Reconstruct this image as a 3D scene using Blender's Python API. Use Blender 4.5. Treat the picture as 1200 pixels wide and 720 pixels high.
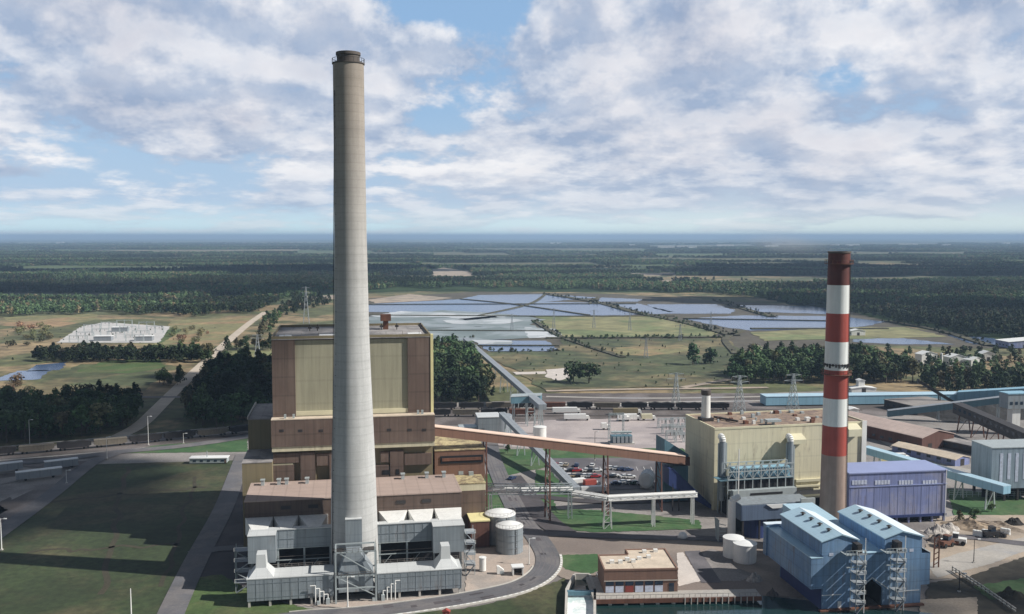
import bpy, math, random
from mathutils import Vector, Matrix
random.seed(7)
for o in list(bpy.data.objects): bpy.data.objects.remove(o)
C = bpy.context.scene.collection
S = bpy.context.scene
R = math.radians

# ---------------------------------------------------------------- camera
CAM_H = 100.0; FOC = 1100.0; PITCH = math.atan(83 / 1100)
cd = bpy.data.cameras.new('camera'); cam = bpy.data.objects.new('camera', cd); C.objects.link(cam)
cd.lens = 36 * FOC / 1200; cd.sensor_width = 36; cd.clip_start = 1; cd.clip_end = 150000
cam.location = (0, 0, CAM_H); cam.rotation_euler = (R(90) - PITCH, 0, 0)
S.camera = cam
# ---------------------------------------------------------------- sun, sky
SUN_AZ, SUN_EL = 100, 39          # azimuth clockwise from the view direction
HAZE = 0.85e-4
sv = Vector((math.sin(R(SUN_AZ)) * math.cos(R(SUN_EL)), math.cos(R(SUN_AZ)) * math.cos(R(SUN_EL)), math.sin(R(SUN_EL))))
ld = bpy.data.lights.new('sun', 'SUN'); ld.energy = 5.0; ld.angle = R(0.5); ld.color = (1, .955, .89)
sun = bpy.data.objects.new('sun', ld); C.objects.link(sun)
sun.rotation_euler = sv.to_track_quat('Z', 'Y').to_euler(); sun.location = (500, 0, 400)
S.view_settings.view_transform = 'Standard'; S.view_settings.look = 'None'
S.view_settings.gamma = 1; S.view_settings.exposure = 0.17; S.view_settings.use_curve_mapping = False
S.cycles.volume_bounces = 0; S.cycles.max_bounces = 6; S.cycles.use_denoising = True

class NT:
    """small helper for writing node trees"""
    def __init__(s, t): s.t = t; t.nodes.clear()
    def n(s, typ, **k):
        nd = s.t.nodes.new(typ)
        for a, b in k.items():
            if a.startswith('i_'):
                key = a[2:]; key = int(key) if key.isdigit() else key.replace('_', ' ')
                s.put(nd, key, b)
            else: setattr(nd, a, b)
        return nd
    def put(s, nd, key, b):
        if isinstance(b, bpy.types.NodeSocket): s.t.links.new(b, nd.inputs[key])
        elif isinstance(b, bpy.types.Node): s.t.links.new(b.outputs[0], nd.inputs[key])
        else: nd.inputs[key].default_value = b
    def m(s, op, a, b=0.0, c=0.0, clamp=False):
        nd = s.n('ShaderNodeMath', operation=op); nd.use_clamp = clamp
        s.put(nd, 0, a); s.put(nd, 1, b); s.put(nd, 2, c)
        return nd.outputs[0]
    def mr(s, v, a, b, c=0.0, d=1.0, smooth=False):
        nd = s.n('ShaderNodeMapRange'); nd.interpolation_type = 'SMOOTHSTEP' if smooth else 'LINEAR'
        s.put(nd, 0, v)
        for i, q in enumerate((a, b, c, d)): nd.inputs[1 + i].default_value = q
        return nd.outputs[0]
    def mix(s, f, a, b, mode='MIX'):
        nd = s.n('ShaderNodeMix', data_type='RGBA', blend_type=mode)
        s.put(nd, 0, f)
        for k, q in ((6, a), (7, b)):
            if isinstance(q, tuple) and len(q) == 3: q = (*q, 1)
            s.put(nd, k, q)
        return nd.outputs[2]
    def noise(s, vec, scale, detail=4, rough=.55, dist=0.0):
        nd = s.n('ShaderNodeTexNoise'); s.put(nd, 'Vector', vec)
        nd.inputs['Scale'].default_value = scale; nd.inputs['Detail'].default_value = detail
        nd.inputs['Roughness'].default_value = rough; nd.inputs['Distortion'].default_value = dist
        return nd.outputs[0]
    def vm(s, op, a, b):
        nd = s.n('ShaderNodeVectorMath', operation=op); s.put(nd, 0, a); s.put(nd, 1, b)
        return nd.outputs[0]

w = bpy.data.worlds.new('World'); S.world = w; w.use_nodes = True
nt = NT(w.node_tree)
sky = nt.n('ShaderNodeTexSky', sky_type='NISHITA'); sky.sun_disc = False
sky.sun_elevation = R(SUN_EL); sky.sun_rotation = R(SUN_AZ); sky.air_density = 1.0; sky.dust_density = .6; sky.ozone_density = 2.0
tc = nt.n('ShaderNodeTexCoord')
sep = nt.n('ShaderNodeSeparateXYZ', i_0=tc.outputs['Generated'])
X, Y, Z = sep.outputs
az = nt.m('MULTIPLY', nt.m('ARCTAN2', X, Y), 57.2958)
el = nt.m('MULTIPLY', nt.m('ARCSINE', Z), 57.2958)
elp = nt.m('MAXIMUM', el, 0.0)
# clouds stand in layers that close up towards the horizon
lay = nt.m('MULTIPLY', nt.m('LOGARITHM', nt.m('ADD', elp, 2.2), 2.71828), 11.0)
def dens(dv, da=0.0):
    cv = nt.n('ShaderNodeCombineXYZ', i_0=nt.m('ADD', az, da), i_1=nt.m('ADD', lay, dv), i_2=3.7)
    a = nt.noise(nt.vm('MULTIPLY', cv.outputs[0], (.20, .32, 1)), 1.0, 10, .58, .0)
    b = nt.noise(nt.vm('MULTIPLY', cv.outputs[0], (.05, .10, 1)), 1.0, 2, .5)
    return nt.m('ADD', nt.m('MULTIPLY', a, .72), nt.m('MULTIPLY', b, .36))
def blob(a0, e0, ra, re, amp):
    q = nt.m('ADD', nt.m('POWER', nt.m('ABSOLUTE', nt.m('DIVIDE', nt.m('SUBTRACT', az, a0), ra)), 2.0),
             nt.m('POWER', nt.m('ABSOLUTE', nt.m('DIVIDE', nt.m('SUBTRACT', el, e0), re)), 2.0))
    return nt.m('MULTIPLY', nt.m('EXPONENT', nt.m('MULTIPLY', q, -1.0)), amp)
bl = 0.0
for b in [(-17, 7.0, 11, 2.8, .10), (6, 5, 9, 1.6, .05), (-3.0, 13.4, 4.6, 1.9, -.26), (-9, 10.8, 6, 2.4, .13), (8, 11.8, 7, 3.0, .17), (-22, 12.5, 9, 1.8, .12), (-4.0, 7.4, 1.8, 1.6, -.10),
          (11, 7.0, 10, 2.2, .10), (17.5, 14.6, 4, .7, -.28), (19.0, 8.9, 2.2, 1.2, -.16), (26, 12.5, 3.5, 3, .10), (0.0, 6.0, 3.5, 1.0, .12), (-6, 5.8, 2.5, .8, .08),
          (-19, 7.0, 6, 1.1, .10), (-25, 9.3, 8, .5, -.05), (-26, 4.2, 3, 2.0, -.10), (-16, 3.2, 12, 1.0, -.06), (24, 5, 6, 1.8, .08), (-4, 3.6, 2.0, .35, .12), (1.5, 3.2, 2.0, .4, .10), (-27.5, 3.4, 2, .4, .16), (-12, 8.6, 4, .5, -.06)]:
    bl = nt.m('ADD', bl, blob(*b))
d0 = nt.m('ADD', dens(0), bl); d1 = nt.m('ADD', dens(1.2, .6), bl); d2 = nt.m('ADD', dens(3.6, .9), bl)
fade = nt.m('ADD', nt.mr(elp, 0.3, 2.8, -.09, 0.012), nt.mr(elp, 16, 30, 0, -.07))
mask = nt.mr(nt.m('ADD', d0, fade), .425, .535, 0, 1, True)
# tops brighter than bases, where the density above falls off
lit = nt.m('ADD', nt.mr(nt.m('SUBTRACT', d0, d1), -.06, .07), nt.mr(nt.m('SUBTRACT', d0, d2), -.13, .15))
lit = nt.m('MULTIPLY', lit, .5)
thick = nt.mr(d0, .56, .80, 1.0, .76)
ccol = nt.mix(lit, (3.9, 4.85, 6.6, 1), (10.3, 10.2, 10.3, 1))
ccol = nt.mix(1.0, ccol, nt.n('ShaderNodeCombineXYZ', i_0=thick, i_1=thick, i_2=nt.m('ADD', nt.m('MULTIPLY', thick, .8), .2)).outputs[0], 'MULTIPLY')
skyc = nt.mix(1.0, sky.outputs[0], (1.35, 1.5, 1.55, 1), 'MULTIPLY')
skyc = nt.mix(nt.mr(elp, 12, 40, .75, .1), skyc, (2.7, 4.7, 7.6, 1))
# thin veil towards the horizon
veil = nt.mr(elp, 0, 10, .9, .12, True)
skyc = nt.mix(veil, skyc, nt.mix(nt.mr(az, -14, 16, 0, 1, True), (5.2, 6.7, 8.6, 1), (6.1, 6.9, 8.0, 1)))
hz_ = nt.mr(elp, .1, 2.4, 1.55, 1.0, True)
skyc = nt.mix(1.0, skyc, nt.n('ShaderNodeCombineXYZ', i_0=hz_, i_1=hz_, i_2=nt.m('ADD', nt.m('MULTIPLY', hz_, .5), .5)).outputs[0], 'MULTIPLY')
out = nt.mix(nt.m('MULTIPLY', mask, nt.mr(elp, 0, 4, .4, .94)), skyc, ccol)
# unseen sky behind the camera and overhead dimmed to deepen the shade
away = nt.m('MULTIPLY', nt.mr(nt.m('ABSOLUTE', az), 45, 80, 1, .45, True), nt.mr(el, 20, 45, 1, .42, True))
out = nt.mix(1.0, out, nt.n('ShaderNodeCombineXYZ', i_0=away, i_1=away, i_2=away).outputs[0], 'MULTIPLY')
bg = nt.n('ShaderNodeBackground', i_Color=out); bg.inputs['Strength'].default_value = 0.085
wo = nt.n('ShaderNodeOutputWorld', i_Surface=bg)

# ---------------------------------------------------------------- geometry of the view (plan positions from the survey photograph)
fwd = Vector((0, math.cos(PITCH), -math.sin(PITCH))); upv = Vector((0, math.sin(PITCH), math.cos(PITCH))); rt = Vector((1, 0, 0))
CAMP = Vector((0, 0, CAM_H))
def ray(u, v): return rt * (u - 600) / FOC + upv * (360 - v) / FOC + fwd
def G(u, v, z=0.0):
    d = ray(u, v); t = (z - CAM_H) / d.z
    return CAMP + d * t
def proj(p):
    q = Vector(p) - CAMP; k = q.dot(fwd)
    return 600 + FOC * q.x / k, 360 - FOC * q.dot(upv) / k
def HT(P, v):
    """height above ground point P that stands at image row v"""
    d = ray(600, v); return CAM_H + d.z / d.y * P.y
def scale_at(P): return FOC / (Vector((P.x, P.y, P.z)) - CAMP).dot(fwd)

class Fr:
    def __init__(s, u, v, th):
        s.O = G(u, v); s.th = R(th); s.r = Vector((math.cos(s.th), math.sin(s.th), 0)); s.d = Vector((-math.sin(s.th), math.cos(s.th), 0))
    def w(s, x, y, z=0): return s.O + s.r * x + s.d * y + Vector((0, 0, z))
    def px(s, u, v, y):
        d = ray(u, v); t = (s.O + s.d * y - CAMP).dot(s.d) / d.dot(s.d); P = CAMP + d * t - s.O
        return P.dot(s.r), P.z
    def pz(s, u, v, z):
        P = G(u, v, z) - s.O; return P.dot(s.r), P.dot(s.d)

# ---------------------------------------------------------------- materials
MT = {}
def mat(name, col, rough=.75, metal=0.0, var=.16, vs=.12, streak=0.0, seam=0.0, seamv=.12, hseam=0.0, bump=0.0, bs=2.0,
        col2=None, c2s=.02, c2a=.45, c2b=.6, fine=0.0, fs=1.5, spec=.5, rust=0.0):
    m = bpy.data.materials.new(name); m.use_nodes = True; t = NT(m.node_tree)
    co = t.n('ShaderNodeTexCoord').outputs['Object']
    c = (*col, 1)
    if col2: c = t.mix(t.mr(t.noise(co, c2s, 6, .62, .4), c2a, c2b, 0, 1, True), c, (*col2, 1))
    if rust:      # rust runs and grime with a shape of their own
        q = t.noise(t.vm('MULTIPLY', co, (.55, .55, .07)), 1.0, 5, .7); q2 = t.noise(co, .13, 3, .6)
        c = t.mix(t.m('MULTIPLY', t.mr(t.m('ADD', q, t.m('MULTIPLY', q2, .5)), .80, .98, 0, 1, True), rust), c, (.17, .115, .085, 1))
    f = t.mr(t.noise(co, vs, 5, .6), .25, .75, 1 - var, 1 + var)
    if fine: f = t.m('MULTIPLY', f, t.mr(t.noise(co, fs, 3, .7), .3, .7, 1 - fine, 1 + fine))
    if streak:
        sv_ = t.vm('MULTIPLY', co, (.9, .9, .05)); f = t.m('MULTIPLY', f, t.mr(t.noise(sv_, 1.0, 4, .65), .3, .72, 1 + streak * .5, 1 - streak))
    if seam or hseam:
        sp = t.n('ShaderNodeSeparateXYZ', i_0=co)
        for ax, s_ in ((0, seam), (1, seam), (2, hseam)):
            if not s_: continue
            g = t.m('FRACT', t.m('DIVIDE', sp.outputs[ax], s_)); g = t.m('LESS_THAN', g, .11 if ax < 2 else .09)
            f = t.m('MULTIPLY', f, t.m('SUBTRACT', 1.0, t.m('MULTIPLY', g, seamv)))
    cc = t.mix(1.0, c, t.n('ShaderNodeCombineXYZ', i_0=f, i_1=f, i_2=f).outputs[0], 'MULTIPLY')
    b = t.n('ShaderNodeBsdfPrincipled', i_Base_Color=cc); b.inputs['Roughness'].default_value = rough; b.inputs['Metallic'].default_value = metal
    b.inputs['Specular IOR Level'].default_value = spec
    if bump:
        bn = t.n('ShaderNodeBump', i_Height=t.noise(co, bs, 4, .6)); bn.inputs['Strength'].default_value = .6; bn.inputs['Distance'].default_value = bump
        t.t.links.new(bn.outputs[0], b.inputs['Normal'])
    t.n('ShaderNodeOutputMaterial', i_Surface=b)
    m.diffuse_color = (*col, 1)
    MT[name] = m; return m
mat('brown_clad', (.145, .10, .08), .7, 0, .12, .08, .25, 3.0, .18, 6.0, col2=(.165, .118, .094), c2s=.08, rust=.4)
mat('brown_roof', (.36, .25, .21), .9, 0, .14, .06, 0, 4, .08)
mat('tan_clad', (.37, .35, .25), .65, 0, .08, .08, .2, 2.5, .08, 7.5)
mat('olive_clad', (.24, .20, .12), .7, 0, .08, .05, .1, 3, .08)
mat('cream_clad', (.70, .65, .47), .6, 0, .06, .05, .14, 3.2, .08, 6, rust=.45)
mat('cream_trim', (.66, .62, .44), .6)
mat('yellow_trim', (.75, .68, .36), .6)
mat('grey_roof', (.33, .31, .30), .9, 0, .2, .1, 0, 5, .1, col2=(.2, .19, .19), c2s=.12)
mat('gravel_roof', (.30, .22, .16), .95, 0, .25, .25, col2=(.18, .13, .11), c2s=.2, fine=.3, fs=1.2)
mat('speckled_roof', (.46, .39, .22), .95, 0, .2, .3, col2=(.22, .17, .11), c2s=.45, fine=.3)
mat('silver_clad', (.29, .33, .36), .5, .2, .10, .10, .22, 2.0, .10, 4, rust=.4)
mat('duct_blue', (.13, .18, .27), .6, .1, .12, .1, .2, 2, .12, rust=.3)
mat('silver_roof', (.62, .64, .64), .5, .1, .10, .1, 0, 3, .06)
mat('pale_steel', (.42, .47, .48), .5, .2, .1, .2, .15)
mat('white_paint', (.80, .80, .77), .5, 0, .08, .2, .12, rust=.2)
mat('white_roof', (.76, .77, .76), .6, 0, .06, .2)
mat('dark_steel', (.045, .04, .04), .6, .2, .15)
mat('shade_black', (.015, .015, .018), .9, 0, .1)  # near-black that paints deep shade into openings and recesses
mat('rail_steel', (.30, .27, .25), .45, .7, .15)
mat('concrete', (.40, .375, .34), .85, 0, .10, .09, .16, col2=(.33, .33, .34), c2s=.03, fine=.06)
mat('soot', (.10, .085, .075), .9, 0, .2, .4)
mat('stack_white', (.76, .78, .76), .6, 0, .06, .2, .14)
mat('stack_red', (.36, .068, .05), .6, 0, .1, .2, .2)
mat('stack_dark_red', (.11, .030, .025), .7, 0, .2, .3, .3)
mat('stack_bare', (.32, .24, .20), .85, 0, .12, .3, .2)
mat('blue_clad', (.175, .30, .48), .6, 0, .12, .12, .28, 2.0, .16, 3.1, col2=(.22, .33, .47), c2s=.09, rust=.5)
mat('blue_roof', (.42, .60, .71), .4, 0, .07, .1, 0, 1.6, .08)
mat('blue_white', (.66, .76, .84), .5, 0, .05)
mat('purple_clad', (.235, .28, .52), .65, 0, .12, .12, .28, 2.2, .16, col2=(.32, .34, .50), c2s=.1, rust=.45)
mat('purple_roof', (.29, .34, .56), .5, 0, .08)
mat('navy_clad', (.03, .05, .16), .5, 0, .1, .1, .1, 2, .15)
mat('teal_clad', (.11, .22, .28), .55, 0, .08, .1, .15, 2, .12)
mat('conv_blue', (.26, .47, .60), .5, 0, .08, .04, .1, 4, .12)
mat('conv_grey', (.30, .33, .36), .6, .1, .1, .05, .1, 4, .15)
mat('conv_brown', (.22, .12, .085), .7, 0, .08, .05, .1, 4, .12)
mat('conv_pink', (.74, .56, .46), .8, 0, .06)
mat('rust', (.16, .07, .045), .85, 0, .3, .3, .3)
mat('wagon_black', (.022, .02, .022), .8, 0, .3, .4, .2)
mat('wagon_tan', (.16, .14, .11), .8, 0, .2, .4, .3)
mat('brick', (.23, .135, .10), .85, 0, .12, .3, .15, 0, 0, 1.2)
mat('brick_dark', (.14, .065, .05), .85, 0, .15, .2, .2, 3, .15)
mat('roof_tan', (.58, .49, .39), .9, 0, .15, .3, fine=.1)
mat('roof_pink', (.40, .31, .27), .9, 0, .15, .08, 0, 4, .12)
mat('red_door', (.25, .05, .04), .7)
mat('glass_dark', (.03, .045, .07), .12, 0, .3, .4)
mat('window_pale', (.55, .60, .72), .35, 0, .25, .9)
mat('tyre', (.02, .02, .02), .9)
mat('asphalt', (.105, .10, .11), .9, 0, .12, .08, col2=(.15, .14, .15), c2s=.05, fine=.08)
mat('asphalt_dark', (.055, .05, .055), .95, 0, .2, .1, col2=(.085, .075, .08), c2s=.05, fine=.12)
mat('asphalt_blue', (.12, .12, .13), .9, 0, .18, .12, fine=.12, col2=(.165, .155, .155), c2s=.07)
mat('kerb', (.50, .48, .44), .85, 0, .15, .5)
mat('gravel_pink', (.42, .35, .30), .95, 0, .14, .1, col2=(.34, .30, .27), c2s=.06, fine=.14)
mat('sand', (.40, .33, .26), .95, 0, .16, .06, col2=(.27, .23, .19), c2s=.035, fine=.16)
mat('sand_white', (.56, .51, .47), .95, 0, .12, .2, fine=.1)
mat('taupe_ground', (.20, .165, .145), .95, 0, .15, .06, col2=(.27, .225, .19), c2s=.03, fine=.14)
mat('ballast', (.10, .085, .08), .95, 0, .25, .06, col2=(.17, .15, .145), c2s=.03, fine=.25)
mat('yard_gravel', (.27, .25, .235), .95, 0, .18, .04, col2=(.17, .155, .15), c2s=.03, fine=.22)
mat('switch_gravel', (.42, .37, .36), .95, 0, .12, .05, col2=(.33, .29, .29), c2s=.03, fine=.12)
mat('white_gravel', (.50, .49, .48), .95, 0, .15, .05, fine=.1)
mat('grass', (.062, .105, .030), .95, 0, .25, .06, col2=(.10, .115, .045), c2s=.04, fine=.3, fs=.8)
mat('lawn', (.042, .105, .034), .95, 0, .2, .1, col2=(.075, .12, .05), c2s=.05, fine=.2, fs=.8)
mat('field_grass', (.033, .050, .018), .95, 0, .35, .03, col2=(.075, .068, .034), c2s=.018, c2a=.47, c2b=.62, fine=.35, fs=.45)
mat('dry_field', (.20, .19, .09), .95, 0, .25, .02, col2=(.30, .20, .11), c2s=.008, fine=.35, fs=.1)
mat('scrub', (.095, .105, .045), .95, 0, .4, .02, col2=(.24, .18, .10), c2s=.010, c2a=.45, c2b=.56, fine=.5, fs=.07)
mat('marsh', (.065, .08, .036), .95, 0, .35, .02, col2=(.16, .135, .07), c2s=.014, fine=.4, fs=.08)
mat('dirt', (.50, .43, .35), .95, 0, .2, .1, fine=.1)
mat('yellow_marsh', (.23, .22, .11), .95, 0, .3, .02, col2=(.14, .17, .075), c2s=.012, fine=.3, fs=.06)
mat('ash_white', (.52, .55, .58), .9, 0, .15, .01, col2=(.30, .34, .36), c2s=.02)
mat('ash_grey', (.17, .21, .21), .6, 0, .2, .01, col2=(.28, .32, .34), c2s=.018)
mat('mud', (.09, .08, .06), .95, 0, .3, .02, fine=.3, fs=.1)
mat('bin_clad', (.30, .38, .45), .5, .1, .12, .15, .3, 2.4, .15)
mat('dike', (.075, .072, .045), .95, 0, .4, .03, fine=.4, fs=.2)
mat('shed_roof', (.50, .40, .36), .9, 0, .15, .08, .1, 4, .1)
mat('dark_bank', (.045, .04, .03), .95, 0, .4, .05, fine=.4, fs=.3)
mat('coal', (.014, .013, .013), .9, 0, .4, .2, bump=.5)
mat('hill_sand', (.36, .28, .20), .95, 0, .2, .1, fine=.15)
mat('rubble', (.40, .37, .34), .95, 0, .35, .6, fine=.4)
mat('bark', (.10, .08, .06), .95)

def leaf_mat(name, a, b, c):
    m = bpy.data.materials.new(name); m.use_nodes = True; t = NT(m.node_tree)
    oi = t.n('ShaderNodeObjectInfo'); co = t.n('ShaderNodeTexCoord').outputs['Object']
    geo = t.n('ShaderNodeNewGeometry')
    col = t.mix(t.mr(oi.outputs['Random'], 0, .7), (*a, 1), (*b, 1))
    col = t.mix(t.mr(oi.outputs['Random'], .84, .9), col, (*c, 1))
    pos = t.vm('MULTIPLY', geo.outputs['Position'], (.0011, .0042, 0))
    big = t.noise(pos, 1.0, 5, .62, .4)
    stand = t.mr(big, .46, .58, .55, 2.3, True)
    col = t.mix(1.0, col, t.n('ShaderNodeCombineXYZ', i_0=stand, i_1=stand, i_2=stand).outputs[0], 'MULTIPLY')
    rnd = t.mr(geo.outputs['Random Per Island'], 0, 1, .6, 1.45)
    col = t.mix(1.0, col, t.n('ShaderNodeCombineXYZ', i_0=rnd, i_1=rnd, i_2=rnd).outputs[0], 'MULTIPLY')
    bs = t.n('ShaderNodeBsdfPrincipled', i_Base_Color=col); bs.inputs['Roughness'].default_value = .8; bs.inputs['Specular IOR Level'].default_value = .25
    t.n('ShaderNodeOutputMaterial', i_Surface=bs); MT[name] = m
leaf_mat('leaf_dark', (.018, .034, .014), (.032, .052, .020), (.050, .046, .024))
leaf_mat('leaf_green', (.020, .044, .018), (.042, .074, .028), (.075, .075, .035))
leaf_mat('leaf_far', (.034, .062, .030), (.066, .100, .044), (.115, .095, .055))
leaf_mat('leaf_scrub', (.06, .07, .03), (.10, .09, .045), (.13, .075, .045))

def water_mat(name, col, rough, bump, sc, spec=.5):
    m = bpy.data.materials.new(name); m.use_nodes = True; t = NT(m.node_tree)
    co = t.n('ShaderNodeTexCoord').outputs['Object']
    b = t.n('ShaderNodeBsdfPrincipled'); b.inputs['Base Color'].default_value = (*col, 1); b.inputs['Roughness'].default_value = rough
    bn = t.n('ShaderNodeBump', i_Height=t.noise(co, sc, 4, .6)); bn.inputs['Strength'].default_value = .5; bn.inputs['Distance'].default_value = bump
    t.t.links.new(bn.outputs[0], b.inputs['Normal']); t.n('ShaderNodeOutputMaterial', i_Surface=b); MT[name] = m
water_mat('water', (.03, .06, .09), .12, .03, .3)
water_mat('pond_water', (.09, .14, .25), .2, .12, .08)
water_mat('basin_water', (.012, .035, .035), .12, .05, .6)
m = mat('foam', (.55, .68, .68), .5, 0, .1, .2, col2=(.85, .88, .88), c2s=.25, c2a=.4, c2b=.55, bump=.3, bs=1)

# ---------------------------------------------------------------- mesh builder
class MB:
    def __init__(s, o=(0, 0, 0)): s.v = []; s.f = []; s.sm = []; s.o = o
    def add(s, vs, fs, smooth=False):
        b = len(s.v); ox, oy, oz = s.o
        s.v += [(p[0] - ox, p[1] - oy, p[2] - oz) for p in vs]; s.f += [[i + b for i in f] for f in fs]; s.sm += [smooth] * len(fs); return s
    def box(s, x0, x1, y0, y1, z0, z1):
        if x0 > x1: x0, x1 = x1, x0
        if y0 > y1: y0, y1 = y1, y0
        if z0 > z1: z0, z1 = z1, z0
        return s.add([(x0, y0, z0), (x1, y0, z0), (x1, y1, z0), (x0, y1, z0), (x0, y0, z1), (x1, y0, z1), (x1, y1, z1), (x0, y1, z1)],
                     [(0, 3, 2, 1), (4, 5, 6, 7), (0, 1, 5, 4), (1, 2, 6, 5), (2, 3, 7, 6), (3, 0, 4, 7)])
    def prism(s, pts, y0, y1):
        """outline in x,z pushed along y"""
        n = len(pts); vs = [(x, y0, z) for x, z in pts] + [(x, y1, z) for x, z in pts]
        return s.add(vs, [list(range(n)), list(range(2 * n - 1, n - 1, -1))] + [(i, i + n, (i + 1) % n + n, (i + 1) % n) for i in range(n)])
    def slab(s, pts, z0, z1):
        n = len(pts); vs = [(x, y, z0) for x, y in pts] + [(x, y, z1) for x, y in pts]
        return s.add(vs, [list(range(n - 1, -1, -1)), list(range(n, 2 * n))] + [(i, (i + 1) % n, (i + 1) % n + n, i + n) for i in range(n)])
    def rev(s, x, y, prof, n=32, caps=True):
        """turned profile [(r,z)...]"""
        vs = []; fs = []; k = len(prof)
        for r, z in prof:
            for i in range(n):
                a = 2 * math.pi * i / n; vs.append((x + r * math.cos(a), y + r * math.sin(a), z))
        for j in range(k - 1):
            for i in range(n): fs.append((j * n + i, j * n + (i + 1) % n, (j + 1) * n + (i + 1) % n, (j + 1) * n + i))
        s.add(vs, fs, True)
        if caps:
            s.add(vs[:n], [list(range(n - 1, -1, -1))]); s.add(vs[-n:], [list(range(n))])
        return s
    def bar(s, p, q, w_=.3, h=None):
        h = h or w_; p = Vector(p); q = Vector(q); d = (q - p); L = d.length
        if L < 1e-5: return s
        d /= L; a = d.cross(Vector((0, 0, 1)));
        if a.length < 1e-3: a = Vector((1, 0, 0))
        a.normalize(); b = a.cross(d); a *= w_ / 2; b *= h / 2
        vs = [p - a - b, p + a - b, p + a + b, p - a + b, q - a - b, q + a - b, q + a + b, q - a + b]
        return s.add(vs, [(0, 1, 2, 3), (7, 6, 5, 4), (0, 4, 5, 1), (1, 5, 6, 2), (2, 6, 7, 3), (3, 7, 4, 0)])
    def tube(s, p, q, r0, r1=None, n=12):
        r1 = r0 if r1 is None else r1; p = Vector(p); q = Vector(q); d = (q - p).normalized(); a = d.cross(Vector((0, 0, 1)))
        if a.length < 1e-3: a = Vector((1, 0, 0))
        a.normalize(); b = a.cross(d); vs = []
        for c, r in ((p, r0), (q, r1)):
            for i in range(n):
                t = 2 * math.pi * i / n; vs.append(c + a * r * math.cos(t) + b * r * math.sin(t))
        s.add(vs, [(i, (i + 1) % n, (i + 1) % n + n, i + n) for i in range(n)], True)
        s.add(vs, [list(range(n - 1, -1, -1)), list(range(n, 2 * n))]); return s
    def build(s, name, mt, parent=None):
        me = bpy.data.meshes.new(name); me.from_pydata([tuple(v) for v in s.v], [], s.f)
        me.polygons.foreach_set('use_smooth', s.sm); me.validate(); me.update()
        if any(s.sm): me.set_sharp_from_angle(angle=R(35))
        me.materials.append(MT[mt] if isinstance(mt, str) else mt)
        o = bpy.data.objects.new(name, me); C.objects.link(o)
        if parent: o.parent = parent
        return o
def tag(o, label, cat, group=None):
    o['label'] = label; o['category'] = cat
    if group: o['group'] = group
    return o
class Thing:
    """an Empty at the thing's base; parts are drawn in the frame's own coordinates"""
    def __init__(s, name, label, cat, fr, x=0, y=0, group=None, z=0):
        s.o = bpy.data.objects.new(name, None); C.objects.link(s.o); s.off = (x, y, z); s.o.empty_display_size = 2
        s.o.location = fr.w(x, y, z); s.o.rotation_euler = (0, 0, fr.th); tag(s.o, label, cat, group); s.fr = fr
    def mb(s): return MB(s.off)
    def box(s, name, mt, *b, parent=None): return s.mb().box(*b).build(name, mt, parent or s.o)
def struct(name, mb, mt, kind='structure'):
    o = mb.build(name, mt); o['kind'] = kind; return o
def dup(o, loc=None, rz=None, label=None, group=None, scale=None):
    r = o.copy(); C.objects.link(r)
    if loc is not None: r.location = loc
    if rz is not None: r.rotation_euler = (0, 0, rz)
    if scale is not None: r.scale = (scale,) * 3 if not isinstance(scale, tuple) else scale
    if label: r['label'] = label
    if group: r['group'] = group
    for ch in KIDS(o):
        c = ch.copy(); C.objects.link(c); c.parent = r
        for g in KIDS(ch):
            e = g.copy(); C.objects.link(e); e.parent = c
    return r
def KIDS(o): return list(o.children)
def unit(x, y, z=0, th=0):
    f = Fr(600, 500, 0); f.O = Vector((x, y, z)); f.th = th; f.r = Vector((math.cos(th), math.sin(th), 0)); f.d = Vector((-math.sin(th), math.cos(th), 0)); return f
def at(u, v, th=0, z=0):
    p = G(u, v, z); return unit(p.x, p.y, z, R(th))
# ================================================================ LAND
def smooth(pts, n=6):
    if len(pts) < 3: return pts
    P = [2 * pts[0] - pts[1]] + pts + [2 * pts[-1] - pts[-2]]; o = []
    for i in range(1, len(P) - 2):
        a, b, c, d = P[i - 1:i + 3]
        for k in range(n):
            t = k / n; o.append(.5 * ((2 * b) + (c - a) * t + (2 * a - 5 * b + 4 * c - d) * t * t + (3 * b - a - 3 * c + d) * t ** 3))
    o.append(pts[-1]); return o
def patch(name, px, mt, z=.02, jit=0.0, seg=None):
    P = [G(*p) for p in px]; o = []
    rr = random.Random(len(px) * 31 + int(px[0][0]))
    for i, a in enumerate(P):
        b = P[(i + 1) % len(P)]; o.append(a)
        if jit:
            n = max(1, min(24, int((b - a).length / (jit * 3)))); nn = Vector((-(b - a).y, (b - a).x, 0)).normalized()
            for k in range(1, n): o.append(a.lerp(b, k / n) + nn * rr.uniform(-jit, jit))
    m_ = MB(); m_.add([(p.x, p.y, z) for p in o], [list(range(len(o)))])
    ob = struct(name, m_, mt)
    if ob.data.polygons and ob.data.polygons[0].normal.z < 0: ob.data.flip_normals()
    return ob
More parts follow.
